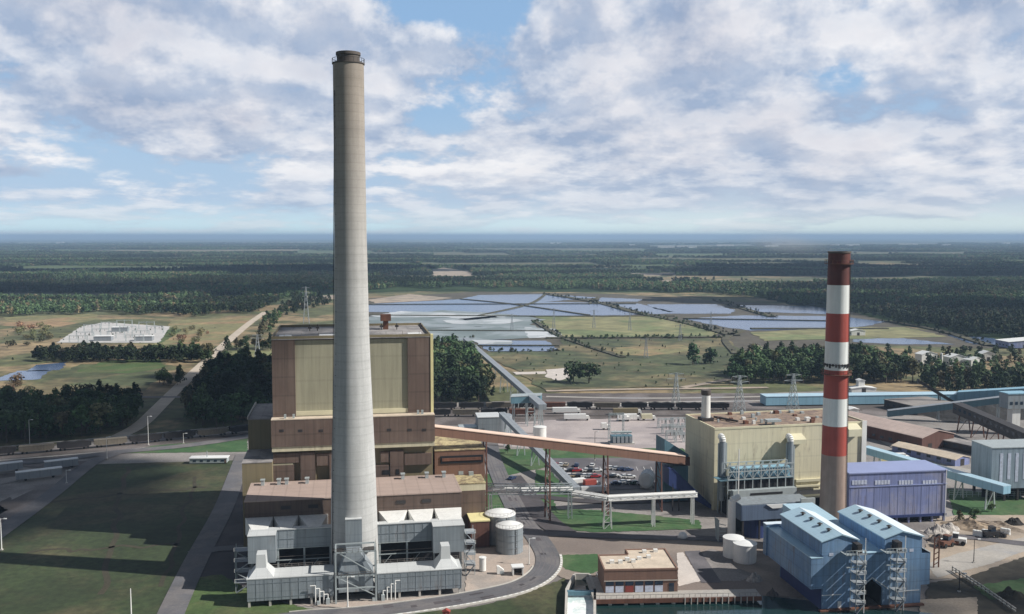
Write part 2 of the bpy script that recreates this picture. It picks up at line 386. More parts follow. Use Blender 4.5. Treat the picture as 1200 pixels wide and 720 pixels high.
def ribbon(pts, w_, z0, z1=None, mb=None):
    mb = mb or MB(); n = len(pts); L = []; Rr = []
    for i, p in enumerate(pts):
        d = (pts[min(i + 1, n - 1)] - pts[max(i - 1, 0)]).normalized(); s_ = Vector((d.y, -d.x, 0)); ww = w_[i] if isinstance(w_, list) else w_
        L.append(p - s_ * ww / 2); Rr.append(p + s_ * ww / 2)
    if z1 is None:
        mb.add([(p.x, p.y, z0) for p in L + Rr], [(i, i + n, i + n + 1, i + 1) for i in range(n - 1)])
    else:
        vs = [(p.x, p.y, z0) for p in L] + [(p.x, p.y, z0) for p in Rr] + [(p.x, p.y, z1) for p in Rr] + [(p.x, p.y, z1) for p in L]
        fs = []
        for i in range(n - 1):
            for a, b in ((n, 2 * n), (2 * n, 3 * n), (3 * n, 0)): fs.append((a + i, a + i + 1, b + i + 1, b + i))
        mb.add(vs, fs)
    return mb
def pathpx(px, n=6): return smooth([G(*p) for p in px], n)
def road(name, px, w_, mt, z=.1, n=6): 
    return struct(name, ribbon(pathpx(px, n), w_, z), mt)

# the ground: one sheet, finer towards the camera, to beyond the horizon
m = bpy.data.materials.new('land'); m.use_nodes = True; t = NT(m.node_tree)
co = t.n('ShaderNodeTexCoord').outputs['Object']
c = t.mix(t.mr(t.noise(t.vm('MULTIPLY', co, (.6, 1, 1)), .0011, 7, .6, .3), .46, .58), (.018, .034, .016, 1), (.050, .080, .036, 1))
c = t.mix(t.mr(t.noise(t.vm('MULTIPLY', co, (.35, 1, 1)), .0007, 5, .7, .2), .60, .64), c, (.17, .18, .10, 1))
c = t.mix(t.mr(t.noise(t.vm('MULTIPLY', co, (.0007, .00013, 1)), 1.0, 5, .65), .47, .60, 0, .85, True), c, (.20, .21, .13, 1))
f = t.mr(t.noise(co, .03, 6, .8), .3, .7, .6, 1.4)
c = t.mix(1.0, c, t.n('ShaderNodeCombineXYZ', i_0=f, i_1=f, i_2=f).outputs[0], 'MULTIPLY')
b = t.n('ShaderNodeBsdfPrincipled', i_Base_Color=c); b.inputs['Roughness'].default_value = 1; b.inputs['Specular IOR Level'].default_value = .1
t.n('ShaderNodeOutputMaterial', i_Surface=b); MT['land'] = m
mat('field_worn', (.050, .044, .026), .95, 0, .3, .1, fine=.3)
xs = [-70000, -30000, -12000, -6000, -3000, -1500, -800, -400, -200, 0, 200, 400, 800, 1500, 3000, 6000, 12000, 30000, 70000]
ys = [-4000, -1000, 0, 200, 400, 800, 1500, 3000, 6000, 12000, 24000, 45000, 80000]
gm = MB(); gm.add([(x, y, 0) for y in ys for x in xs], [(j * len(xs) + i, j * len(xs) + i + 1, (j + 1) * len(xs) + i + 1, (j + 1) * len(xs) + i) for j in range(len(ys) - 1) for i in range(len(xs) - 1)])
struct('ground', gm, 'land')

# middle distance fields and ash ponds
patch('scrub_field', [(-60, 372), (120, 368), (345, 356), (400, 345), (470, 342), (860, 343), (1000, 372), (1210, 408), (1260, 470), (-80, 545)], 'scrub', .02, 6)
patch('orange_field', [(5, 372), (110, 368), (120, 374), (60, 384), (5, 382)], 'dry_field', .06, 4)
patch('orange_field', [(200, 375), (300, 372), (292, 383), (255, 402), (180, 405)], 'dry_field', .06, 4)
patch('green_field', [(95, 427), (190, 424), (205, 430), (170, 458), (20, 462), (50, 445)], 'marsh', .06, 3)
patch('green_field', [(120, 424), (188, 421), (196, 430), (150, 438), (90, 436)], 'grass', .10, 3)
patch('pond', [(42, 428), (78, 425), (70, 434), (30, 436)], 'pond_water', .14, 1.5)
patch('pond', [(20, 435), (60, 434), (45, 445), (-10, 447)], 'pond_water', .14, 1.5)
patch('meadow', [(270, 412), (330, 408), (330, 432), (285, 434)], 'yellow_marsh', .10, 3)
patch('substation_pad', [(66, 402), (95, 383), (122, 378), (200, 383), (186, 402)], 'white_gravel', .15, 1)
patch('green_field', [(170, 402), (200, 384), (215, 386), (190, 402)], 'grass', .12, 1)
patch('pond_basin', [(425, 392), (428, 350), (560, 342), (720, 345), (850, 353), (985, 362), (1060, 383), (1190, 402), (1190, 409), (1000, 404), (870, 412), (640, 425), (520, 418), (500, 398)], 'mud', .08, 4)
patch('pond', [(430, 366), (430, 357), (540, 351), (560, 346), (640, 345), (700, 349), (640, 354), (745, 356), (790, 366), (730, 370), (600, 370), (520, 368)], 'pond_water', .3, 4)
patch('pond', [(560, 362), (640, 357), (745, 357), (792, 368), (640, 371), (560, 371)], 'pond_water', .34, 3)
patch('pond', [(705, 349), (752, 351), (748, 354), (700, 354)], 'pond_water', .38, 3)
patch('pond', [(758, 357), (838, 357), (862, 364), (856, 368), (790, 368), (765, 362)], 'pond_water', .3, 3)
patch('pond', [(865, 358), (950, 359), (1000, 366), (985, 369), (885, 366)], 'pond_water', .3, 3)
patch('pond', [(802, 374), (870, 370), (985, 371), (1040, 378), (1000, 385), (880, 388), (850, 384)], 'pond_water', .3, 3)
patch('pond', [(1000, 396), (1060, 397), (1120, 404), (1050, 404), (1000, 401)], 'pond_water', .3, 2)
patch('pond', [(1110, 393), (1165, 397), (1180, 405), (1140, 404)], 'pond_water', .3, 2)
patch('ash_flat', [(430, 372), (520, 364), (600, 369), (640, 375), (620, 381), (430, 388)], 'ash_grey', .42, 4)
patch('ash_flat', [(432, 371), (470, 365), (530, 367), (600, 371), (545, 376), (520, 372), (460, 373)], 'ash_white', .5, 3)
patch('ash_flat', [(520, 376), (575, 371), (616, 376), (585, 381), (530, 380)], 'ash_white', .5, 3)
patch('ash_flat', [(432, 388), (620, 381), (655, 393), (600, 398), (520, 402), (432, 398)], 'ash_grey', .46, 4)
patch('pond', [(555, 399), (640, 400), (658, 412), (575, 413)], 'pond_water', .4, 2.5)
patch('ash_flat', [(552, 399), (600, 400), (600, 404), (560, 404)], 'ash_white', .5, 2)
patch('ash_flat', [(614, 384), (650, 386), (660, 395), (620, 397)], 'ash_white', .5, 2)
patch('sand_bar', [(432, 352), (480, 345), (530, 350), (500, 353), (440, 356)], 'sand', .5, 3)
patch('sand_bar', [(360, 348), (392, 346), (392, 351), (365, 352)], 'sand', .5, 3)
patch('yellow_field', [(628, 371), (760, 371), (850, 388), (835, 395), (655, 396), (640, 384)], 'yellow_marsh', .4, 3)
patch('yellow_field', [(880, 390), (1000, 384), (1060, 384), (1110, 395), (1000, 398), (895, 400)], 'yellow_marsh', .4, 3)
patch('marsh_field', [(560, 412), (650, 413), (660, 398), (850, 397), (870, 415), (860, 452), (640, 458), (600, 432)], 'marsh', .4, 4)
patch('red_marsh', [(720, 408), (800, 405), (815, 412), (760, 418), (715, 416)], 'dry_field', .5, 4)
patch('sand_flat', [(640, 434), (664, 432), (668, 444), (655, 447), (640, 443)], 'sand_white', .5, 1)
patch('sand_flat', [(600, 437), (640, 436), (640, 439), (604, 440)], 'sand_white', .5, 1)
for pl, w_ in (([(640, 345), (700, 355), (742, 366), (800, 378), (860, 394)], 22), ([(838, 352), (870, 362), (905, 372)], 16),
               ([(625, 376), (650, 392), (680, 404), (730, 420)], 9), ([(880, 386), (1040, 386)], 14), ([(1040, 377), (1100, 388), (1160, 406)], 14),
               ([(430, 370), (560, 371), (700, 371.5), (790, 371)], 10), ([(540, 351), (600, 357), (690, 370)], 8), ([(640, 345), (620, 357), (560, 371)], 8), ([(430, 357.5), (560, 357), (745, 356.5)], 7), ([(700, 349), (690, 357)], 5), ([(800, 374), (985, 377)], 6), ([(500, 388), (655, 389)], 5), ([(560, 406), (655, 406)], 5), ([(640, 397), (850, 396)], 10), ([(870, 388), (850, 398), (862, 416)], 10)):
    struct('embankment', ribbon([p for p in pathpx(pl)], w_ * .62, .1, 1.3), 'dike')
road('dirt_road', [(140, 512), (165, 498), (186, 478), (206, 458), (235, 430), (262, 405), (290, 381), (311, 366)], [8.5] * 43, 'dirt', .3)
road('dirt_road', [(165, 466), (190, 466), (216, 466)], 6, 'yard_gravel', .34)
road('dirt_road', [(800, 455), (850, 446), (875, 438), (905, 420), (885, 405)], 6, 'sand', .56)
road('track', [(640, 459), (740, 457), (830, 456), (900, 455)], 6, 'sand', .5)

# works ground
patch('yard_ground', [(-90, 548), (140, 512), (290, 506), (500, 474), (700, 468), (1010, 458), (1260, 470), (1500, 760), (-300, 800)], 'yard_gravel', .5, 0)
patch('rail_bed', [(-90, 542), (300, 507), (500, 480), (600, 474), (620, 462), (760, 462), (900, 462), (1080, 466), (1210, 480), (1210, 493), (1010, 488), (830, 492), (700, 500), (500, 500), (300, 517), (-90, 556)], 'ballast', .54, 1)
patch('pale_yard', [(560, 500), (640, 494), (800, 490), (812, 530), (700, 534), (585, 524)], 'switch_gravel', .58, .6)
patch('stone_yard', [(1018, 500), (1060, 488), (1260, 500), (1260, 600), (1080, 600), (1018, 560)], 'yard_gravel', .56, .6)
patch('lawn', [(583, 528), (800, 527), (815, 546), (640, 549), (590, 560)], 'lawn', .62, .6)
patch('lawn', [(548, 560), (588, 556), (602, 606), (548, 606)], 'lawn', .62, .4)
patch('lawn', [(628, 552), (668, 556), (676, 584), (648, 588), (660, 612), (625, 604)], 'lawn', .64, .4)
patch('lawn', [(628, 598), (700, 600), (820, 612), (822, 622), (700, 626), (640, 622)], 'lawn', .66, .4)
patch('parking_lot', [(636, 539), (770, 538), (815, 541), (820, 572), (730, 576), (668, 578), (650, 560)], 'asphalt', .68, .2)
patch('field', [(105, 546), (282, 541), (272, 575), (240, 630), (180, 730), (-60, 760), (-20, 650), (60, 585)], 'field_grass', .62, .5)
patch('green_verge', [(290, 515), (180, 524), (135, 533), (290, 531)], 'lawn', .64, .4)
patch('painted_shade_yard', [(283, 545), (300, 545), (300, 660), (288, 690), (262, 680), (225, 684), (232, 655), (262, 598)], 'asphalt_dark', .63, .2)  # dark colour paints in the building shade beside the precipitator
patch('green_verge', [(222, 680), (260, 676), (300, 700), (360, 716), (420, 724), (300, 760), (205, 760)], 'grass', .64, .5)
patch('green_verge', [(545, 716), (600, 704), (662, 680), (668, 700), (664, 740), (400, 760), (400, 727)], 'field_grass', .66, .4)
patch('sand_apron', [(342, 712), (440, 706), (545, 698), (548, 640), (640, 640), (650, 660), (600, 690), (520, 709), (420, 717)], 'gravel_pink', .64, .3)
patch('yard_pad', [(545, 604), (612, 604), (640, 640), (548, 646)], 'taupe_ground', .66, .2)
patch('grass_plot', [(652, 653), (700, 652), (712, 668), (690, 676), (662, 670)], 'lawn', .70, .3)
patch('taupe_yard', [(636, 628), (700, 632), (826, 632), (900, 640), (960, 700), (960, 704), (860, 700), (790, 698), (700, 696), (640, 672), (600, 690), (640, 660)], 'taupe_ground', .66, .3)
patch('white_sand', [(793, 651), (800, 650), (822, 684), (795, 690)], 'sand_white', .74, .2)
patch('pale_paving', [(822, 650), (834, 646), (856, 652), (862, 668), (885, 676), (868, 684), (842, 684)], 'yard_gravel', .74, .2)
patch('asphalt_strip', [(802, 649), (820, 648), (846, 686), (822, 686)], 'asphalt', .76, .1)
patch('sandy_yard', [(1098, 610), (1130, 604), (1260, 604), (1260, 660), (1200, 672), (1130, 680), (1085, 682), (1085, 640)], 'sand', .66, .4)
patch('concrete_apron', [(1085, 664), (1120, 652), (1200, 632), (1260, 630), (1210, 645), (1160, 664), (1098, 680)], 'concrete', .72, .2)
patch('dark_slope', [(1088, 686), (1130, 680), (1200, 655), (1300, 640), (1330, 700), (1220, 760), (1000, 760), (1080, 730)], 'dark_bank', .70, .4)
patch('green_verge', [(1140, 690), (1230, 676), (1250, 700), (1160, 706)], 'lawn', .76, .4)
patch('green_verge', [(1110, 575), (1175, 582), (1230, 590), (1230, 606), (1118, 606)], 'lawn', .70, .3)
patch('sand_strip', [(1078, 706), (1145, 703), (1146, 728), (1078, 732)], 'sand', .76, .2)

for q in ([(-60, 560), (30, 556), (40, 562), (-60, 572)], [(0, 590), (50, 570), (78, 574), (20, 612), (-40, 640)], [(-60, 602), (-10, 590), (10, 600), (-60, 640)], [(20, 548), (110, 541), (98, 548), (60, 552)]): patch('dark_ground_patch', q, 'ballast', .66, .5)  # darker ground patches in the left yard
for q in ([(10, 580), (44, 567), (50, 571), (14, 588)], [(-20, 566), (20, 560), (24, 565), (-20, 574)]): patch('concrete_pad', q, 'yard_gravel', .70, .2)
# roads with kerbs
main = pathpx([(150, 760), (260, 741), (340, 728), (420, 722), (500, 712), (560, 702), (610, 690), (636, 674), (642, 656), (630, 634), (612, 612), (600, 590), (588, 566), (578, 540), (574, 520)], 8)
wl = [7.5] * len(main)
struct('road', ribbon(main, wl, .84), 'asphalt_blue')
def offset(pts, k):
    o = []
    for i, p in enumerate(pts):
        d = (pts[min(i + 1, len(pts) - 1)] - pts[max(i - 1, 0)]).normalized(); o.append(p + Vector((d.y, -d.x, 0)) * k)
    return o
cut = [p for p in offset(main, 4.1)][24:66]
struct('kerb', ribbon(cut, .8, .5, .98), 'kerb')
for i in range(0, len(cut) - 1): km = ribbon([cut[i].lerp(cut[i + 1], .1), cut[i].lerp(cut[i + 1], .65)], .55, .99, mb=(km if i else MB()))
struct('kerb_markings', km, 'white_paint')
cut = [p for p in offset(main, -4.1)][16:60]
struct('kerb', ribbon(cut, .35, .5, .96), 'kerb')
struct('road', ribbon(pathpx([(185, 760), (205, 712), (232, 655), (262, 598), (282, 545), (286, 534)], 8), 7.2, .80), 'asphalt_blue')
struct('road', ribbon(pathpx([(222, 652), (258, 646), (292, 645)], 5), 5, .82), 'asphalt_blue')
struct('road', ribbon(pathpx([(-40, 655), (20, 612), (60, 582), (105, 546), (135, 533)], 8), 7, .80), 'asphalt_blue')
struct('road', ribbon(pathpx([(-90, 548), (40, 543), (135, 532), (220, 524), (300, 512)], 8), 8, .82), 'asphalt_blue')
struct('road', ribbon(pathpx([(612, 628), (660, 629), (740, 632), (830, 634), (870, 640)], 6), 5, .86), 'asphalt')
struct('road', ribbon(pathpx([(598, 560), (618, 585), (640, 612), (662, 628)], 6), 9, .78), 'asphalt_dark')
struct('road', ribbon(pathpx([(620, 583), (700, 590), (820, 588)], 6), 5, .80), 'asphalt_dark')
struct('road', ribbon(pathpx([(1018, 508), (1060, 530), (1110, 548), (1160, 560)], 6), 6, .84), 'concrete')
struct('road', ribbon(pathpx([(1098, 640), (1130, 632), (1200, 640), (1260, 642)], 6), 5, .80), 'asphalt')
rp = random.Random(8); pm_ = MB()
for i in range(14):
    k = rp.randrange(22, len(main) - 3); d = (main[k + 1] - main[k]).normalized(); s_ = Vector((d.y, -d.x, 0)) * rp.uniform(-2.4, 2.4); a = main[k] + s_; ribbon([a, a + d * rp.uniform(1.5, 6)], rp.uniform(.8, 2.2), .85 + i * .0005, mb=pm_)
struct('road_repairs', pm_, 'asphalt_dark')
tm = MB()
for o_ in (-2.2, -1.0, 1.1, 2.3): ribbon(offset(main, o_)[20:-4], .35, .868 + o_ * .001, mb=tm)
struct('tyre_marks', tm, 'asphalt')
# parking bay lines
pm = MB()
for i in range(14):
    a = G(652 + i * 8.5, 549); b_ = G(654 + i * 8.5, 553.5); ribbon([a, b_], .15, .70, mb=pm)
    a = G(664 + i * 9, 566); b_ = G(666 + i * 9, 571); ribbon([a, b_], .15, .70, mb=pm)
struct('bay_markings', pm, 'white_paint')
# intake basin
patch('water', [(694, 706), (720, 706), (860, 698), (1090, 722), (1300, 760), (1300, 900), (640, 900), (650, 760)], 'basin_water', .80, 0)
# bank of dark timber in front of the basin
# ================================================================ TREES
def crown_mesh(seed, kind, nleaf, ls, mt):
    rr = random.Random(seed); v = []; f = []
    lobes = []
    if kind == 'pine':
        H = 14; 
        for i in range(9):
            q = i / 8; z = 3 + q * 9.4; r = 3.5 * (1 - q) ** .7 + .9
            a = rr.uniform(0, 6.28); k = r * .35; lobes.append((k * math.cos(a), k * math.sin(a), z, r, 1.5))
    elif kind == 'bush':
        for i in range(4):
            a = rr.uniform(0, 6.28); lobes.append((1.2 * math.cos(a), 1.2 * math.sin(a), rr.uniform(1.2, 2.2), rr.uniform(1.2, 1.9), 1.3))
    else:
        for i in range(11):
            a = rr.uniform(0, 6.28); q = rr.random() ** .5; z = rr.uniform(3.6, 11); k = 3.4 * q * (1 - abs(z - 6.6) / 8)
            r = rr.uniform(1.5, 2.7); lobes.append((k * math.cos(a), k * math.sin(a), z, r, r * .8))
    for i in range(nleaf):
        lx, ly, lz, r, rz = rr.choice(lobes)
        d = Vector((rr.gauss(0, 1), rr.gauss(0, 1), rr.gauss(.15, 1))).normalized(); k = rr.uniform(.6, 1.1)
        p = Vector((lx + d.x * r * k, ly + d.y * r * k, max(.3, lz + d.z * rz * k)))
        n = (d + Vector((rr.gauss(0, .5), rr.gauss(0, .5), rr.gauss(.3, .5)))).normalized()
        a = n.orthogonal().normalized(); a.rotate(Matrix.Rotation(rr.uniform(0, 6.28), 3, n)); b = n.cross(a); s_ = ls * rr.uniform(.6, 1.3)
        base = len(v); v += [p - a * s_, p - b * s_ * .6 - n * .15 * s_, p + a * s_, p + b * s_ * .7]
        f.append((base, base + 1, base + 2, base + 3))
    me = bpy.data.meshes.new('crown'); me.from_pydata([tuple(q) for q in v], [], f); me.materials.append(MT[mt]); return me
def trunk_mesh(seed, h, r):
    rr = random.Random(seed); m_ = MB(); m_.tube((0, 0, 0), (0.15, .1, h * .55), r, r * .6, 7); m_.tube((.15, .1, h * .53), (-.1, .2, h), r * .6, r * .2, 6)
    for i in range(5):
        a = rr.uniform(0, 6.28); z = h * rr.uniform(.3, .7); m_.tube((0.1, .05, z), (math.cos(a) * 2.4, math.sin(a) * 2.4, z + 1.8), r * .35, r * .1, 5)
    o = m_.build('trunk', 'bark'); me = o.data; bpy.data.objects.remove(o); return me
TRK = [trunk_mesh(i, 10, .32) for i in range(2)] + [trunk_mesh(9, 2, .12)]
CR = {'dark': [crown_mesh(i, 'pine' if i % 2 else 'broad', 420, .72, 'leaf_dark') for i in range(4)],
      'green': [crown_mesh(10 + i, 'broad', 420, .72, 'leaf_green') for i in range(3)],
      'bush': [crown_mesh(20 + i, 'bush', 110, .5, 'leaf_scrub') for i in range(2)],
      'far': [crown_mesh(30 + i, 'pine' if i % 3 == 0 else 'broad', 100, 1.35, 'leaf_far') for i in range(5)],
      'fardark': [crown_mesh(40 + i, 'pine' if i % 2 else 'broad', 160, 1.1, 'leaf_dark') for i in range(3)]}
def pip(x, y, poly):
    c_ = False; n = len(poly); j = n - 1
    for i in range(n):
        if (poly[i][1] > y) != (poly[j][1] > y) and x < (poly[j][0] - poly[i][0]) * (y - poly[i][1]) / (poly[j][1] - poly[i][1]) + poly[i][0]: c_ = not c_
        j = i
    return c_
rt_ = random.Random(5)
def one_tree(x, y, sc, kind, label, group, name='tree', cat='tree', z=.3):
    r = bpy.data.objects.new(name, None); C.objects.link(r); r.location = (x, y, z); r.rotation_euler = (0, 0, rt_.uniform(0, 6.28))
    r.scale = (sc * rt_.uniform(.85, 1.2), sc * rt_.uniform(.85, 1.2), sc * rt_.uniform(.85, 1.15)); tag(r, label, cat, group)
    tr = bpy.data.objects.new('trunk', TRK[2] if kind == 'bush' else rt_.choice(TRK[:2])); C.objects.link(tr); tr.parent = r
    cr = bpy.data.objects.new('crown', rt_.choice(CR[kind])); C.objects.link(cr); cr.parent = r
    return r, cr
def scatter(poly_px, sp, sc, jitter=.45):
    P = [G(*p) for p in poly_px]; W = [(p.x, p.y) for p in P]; x0 = min(p[0] for p in W); x1 = max(p[0] for p in W); y0 = min(p[1] for p in W); y1 = max(p[1] for p in W)
    o = []; y = y0
    while y < y1:
        x = x0
        while x < x1:
            a = x + rt_.uniform(-1, 1) * sp * jitter; b = y + rt_.uniform(-1, 1) * sp * jitter
            if pip(a, b, W): o.append((a, b, sc * (rt_.uniform(.55, .9) if rt_.random() < .4 else rt_.uniform(.85, 1.25))))
            x += sp
        y += sp
    return o
def stuff_trees(name, pts, crowns):
    """pts: (x, y, sxy, sz); instanced crowns of one wood that reads as a mass"""
    me = bpy.data.meshes.new(name); me.from_pydata([(p[0], p[1], .3) for p in pts], [], [])
    at_ = me.attributes.new('scl', 'FLOAT_VECTOR', 'POINT'); buf = []
    for p in pts: buf += [p[2], p[2], p[3]]
    at_.data.foreach_set('vector', buf)
    o = bpy.data.objects.new(name, me); C.objects.link(o); o['kind'] = 'stuff'
    ng = bpy.data.node_groups.new(name, 'GeometryNodeTree'); ng.interface.new_socket('Geometry', in_out='INPUT', socket_type='NodeSocketGeometry'); ng.interface.new_socket('Geometry', in_out='OUTPUT', socket_type='NodeSocketGeometry')
    N = ng.nodes; L = ng.links; gi = N.new('NodeGroupInput'); go = N.new('NodeGroupOutput'); inst = N.new('GeometryNodeInstanceOnPoints'); jn = N.new('GeometryNodeJoinGeometry')
    for cr in crowns:
        oi = N.new('GeometryNodeObjectInfo'); oi.inputs['Object'].default_value = cr; oi.inputs['As Instance'].default_value = True; L.new(oi.outputs['Geometry'], jn.inputs[0])
    L.new(gi.outputs[0], inst.inputs['Points']); L.new(jn.outputs[0], inst.inputs['Instance']); inst.inputs['Pick Instance'].default_value = True
    ri = N.new('FunctionNodeRandomValue'); ri.data_type = 'INT'; ri.inputs[4].default_value = 0; ri.inputs[5].default_value = len(crowns) - 1; L.new(ri.outputs[2], inst.inputs['Instance Index'])
    rv = N.new('FunctionNodeRandomValue'); rv.data_type = 'FLOAT_VECTOR'; rv.inputs[0].default_value = (0, 0, 0); rv.inputs[1].default_value = (0, 0, 6.28); rv.inputs['Seed'].default_value = 3; L.new(rv.outputs[0], inst.inputs['Rotation'])
    na = N.new('GeometryNodeInputNamedAttribute'); na.data_type = 'FLOAT_VECTOR'; na.inputs[0].default_value = 'scl'; L.new(na.outputs[0], inst.inputs['Scale'])
    L.new(inst.outputs[0], go.inputs[0]); md = o.modifiers.new('scatter', 'NODES'); md.node_group = ng
    return o
woods = [
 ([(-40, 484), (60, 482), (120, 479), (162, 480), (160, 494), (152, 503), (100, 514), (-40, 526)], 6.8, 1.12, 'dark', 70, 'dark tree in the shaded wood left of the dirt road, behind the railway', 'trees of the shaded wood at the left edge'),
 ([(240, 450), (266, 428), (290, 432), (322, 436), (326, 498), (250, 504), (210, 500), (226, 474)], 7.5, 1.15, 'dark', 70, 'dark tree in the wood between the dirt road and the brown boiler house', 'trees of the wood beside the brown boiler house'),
 ([(266, 409), (332, 405), (332, 411), (266, 412)], 9, .85, 'dark', 8, 'dark tree in the far clump where the dirt road narrows, left of the boiler tower', 'trees of the far clump by the dirt road'),
 ([(184, 449), (213, 447), (216, 452), (186, 455)], 6.5, .85, 'green', 8, 'tree in the small round copse on the left side of the dirt road', 'trees of the round copse by the dirt road'),
 ([(505, 420), (540, 418), (560, 436), (580, 462), (572, 472), (505, 474)], 7, 1.25, 'green', 50, 'tree in the wood between the boiler house and the long grey conveyor', 'trees of the wood beside the grey conveyor'),
 ([(858, 436), (890, 426), (960, 424), (1050, 434), (1072, 450), (858, 451)], 7.6, 1.22, 'green', 60, 'tree in the broad wood behind the striped chimney and the pylons', 'trees of the wood behind the striped chimney'),
]
protoD = []; protoG = []
for poly, sp, sc, kind, nmax, lab, grp in woods:
    pts = sorted(scatter(poly, sp, sc), key=lambda p: p[1]); near = pts[:nmax]; rest = pts[nmax:]
    for x, y, s_ in near:
        r, cr = one_tree(x, y, s_, kind, lab, grp)
        if rt_.random() < .3: cr.data = rt_.choice(CR['green' if kind == 'dark' else 'dark'])
        (protoD if kind == 'dark' else protoG).append(cr)
    if rest:
        ob = [c_ for c_ in (protoD if kind == 'dark' else protoG)]; seen = {}
        for c_ in ob: seen.setdefault(c_.data.name, c_)
        stuff_trees('woodland', [(x, y, s_, s_) for x, y, s_ in rest], list(seen.values()))
for (u, v, sc, kind, lab) in [(672, 449, 1.5, 'dark', 'large dark tree left of its paler neighbour on the marsh in front of the track'), (690, 450, 1.7, 'dark', 'dark round tree right beside the largest tree on the marsh'),
        (812, 428, 1.6, 'green', 'bushy tree alone on the marsh, left of a smaller one'), (832, 427, 1.35, 'green', 'smaller bushy tree on the right of the lone marsh tree'),
        (1124, 616, .42, 'dark', 'dark shrub tree at the corner of the purple shed'), (1142, 614, .4, 'green', 'green small tree between the dark shrub and the yard fence'), (595, 533, .4, 'green', 'small green tree on the lawn under the brown conveyor'),
        (1162, 602, .3, 'green', 'little rounded tree on the verge beside the silver bin house')]:
    p = G(u, v); one_tree(p.x, p.y, sc, kind, lab, None, z=(-3.2 if sc > 1.2 else .5))
# bushes and small trees on the scrub
bl_ = 'low brownish bush on the dry scrub left of the dirt road'
for poly, sp, n in (([(5, 384), (70, 384), (60, 402), (5, 410)], 18, 30), ([(200, 385), (250, 384), (240, 402), (195, 404)], 18, 14), ([(0, 450), (50, 446), (40, 460), (0, 464)], 12, 12)):
    for x, y, s_ in scatter(poly, sp, 1.6)[:n]: one_tree(x, y, s_, 'bush', bl_, 'bushes on the dry scrub', 'bush', 'bush')
hedge = scatter([(40, 418), (250, 417), (248, 426), (40, 425)], 6.5, .8)
far_ob = [];
fr_ = []
for i, me in enumerate(CR['far'] + CR['fardark']):
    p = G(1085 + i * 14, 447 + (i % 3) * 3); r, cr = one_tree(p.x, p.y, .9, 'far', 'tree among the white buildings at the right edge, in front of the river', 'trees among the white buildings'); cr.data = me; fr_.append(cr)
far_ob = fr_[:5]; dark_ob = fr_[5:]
stuff_trees('hedgerow', [(x, y, s_ * 1.2, s_) for x, y, s_ in hedge], dark_ob)
mix = scatter([(1070, 452), (1080, 428), (1110, 420), (1200, 424), (1260, 440), (1260, 466), (1090, 462)], 11, .7)
mix += scatter([(1075, 452), (1120, 446), (1190, 448), (1260, 452), (1260, 464), (1090, 461)], 9, .95)
mix += scatter([(1035, 414), (1110, 414), (1200, 412), (1200, 418), (1040, 420)], 14, .6)
mix += scatter([(310, 378), (345, 352), (372, 350), (390, 356), (330, 374), (318, 395), (305, 395)], 13, .8)
mix += scatter([(480, 470), (620, 458), (625, 463), (520, 474)], 12, .4)
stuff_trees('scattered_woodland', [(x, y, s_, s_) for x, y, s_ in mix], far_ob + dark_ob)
for a_, b_, w2 in (((60, 590), (240, 572), 2.2), ((30, 650), (215, 640), 1.6), ((150, 548), (120, 700), 1.8), ((230, 560), (190, 690), 1.4)):
    pa_, pb_ = G(*a_), G(*b_); pts_ = [pa_.lerp(pb_, i / 14) + Vector((rt_.uniform(-1.5, 1.5), rt_.uniform(-2, 2), 0)) for i in range(15)]
    struct('worn_path', ribbon(smooth(pts_, 3), w2, .66), 'field_worn')
# shrubs on the dikes
dk = []
for pl, w_, n in (([(640, 345), (700, 355), (742, 366), (800, 378), (860, 394)], 26, 150), ([(838, 352), (870, 362), (905, 372)], 18, 60), ([(625, 376), (650, 392), (680, 404), (730, 420)], 12, 50), ([(655, 397), (850, 396)], 12, 60), ([(1040, 377), (1100, 388), (1160, 406)], 22, 60), ([(560, 412), (658, 413)], 8, 24), ([(430, 399), (560, 397)], 8, 20)):
    pp = pathpx(pl, 12)
    for k in range(n):
        i = rt_.randrange(len(pp) - 1); p = pp[i].lerp(pp[i + 1], rt_.random()); dk.append((p.x + rt_.uniform(-w_, w_) / 2, p.y + rt_.uniform(-w_, w_) / 2, rt_.uniform(.25, .5), rt_.uniform(.15, .32)))
for poly, sp in (([(560, 412), (650, 413), (660, 398), (850, 397), (870, 415), (860, 452), (640, 458), (600, 432)], 16), ([(0, 384), (260, 384), (180, 420), (0, 428)], 22)):
    for x, y, s_ in scatter(poly, sp, .2):
        if rt_.random() < .5: dk.append((x, y, s_, s_ * .8))
stuff_trees('shrub_cover', dk, dark_ob)
# the far forest
edge = [(-200, 372), (60, 370), (120, 367), (230, 371), (300, 366), (335, 352), (380, 341), (470, 338), (560, 337), (700, 340), (850, 345), (900, 351), (1000, 368), (1080, 384), (1140, 394), (1215, 402), (1400, 420)]
def edge_v(u):
    for a, b in zip(edge, edge[1:]):
        if a[0] <= u <= b[0]: return a[1] + (b[1] - a[1]) * (u - a[0]) / (b[0] - a[0])
    return 400
clear = [[(497, 318), (520, 314), (548, 318), (560, 327), (515, 327)], [(735, 321), (790, 320), (792, 324), (740, 325)], [(775, 322), (790, 322), (786, 336), (776, 336)],
         [(560, 300), (700, 298), (700, 300), (560, 302)], [(760, 288), (880, 287), (890, 290), (760, 291)], [(905, 286), (1100, 285), (1100, 288), (905, 289)], [(960, 294), (1130, 298), (1130, 300), (960, 297)],
         [(20, 284), (90, 284), (90, 286), (20, 287)], [(170, 353), (340, 345), (330, 349), (180, 358)], [(250, 312), (360, 309), (360, 312), (250, 315)], [(60, 322), (160, 319), (160, 321), (60, 325)]]
cr_ = random.Random(21); rclear = []
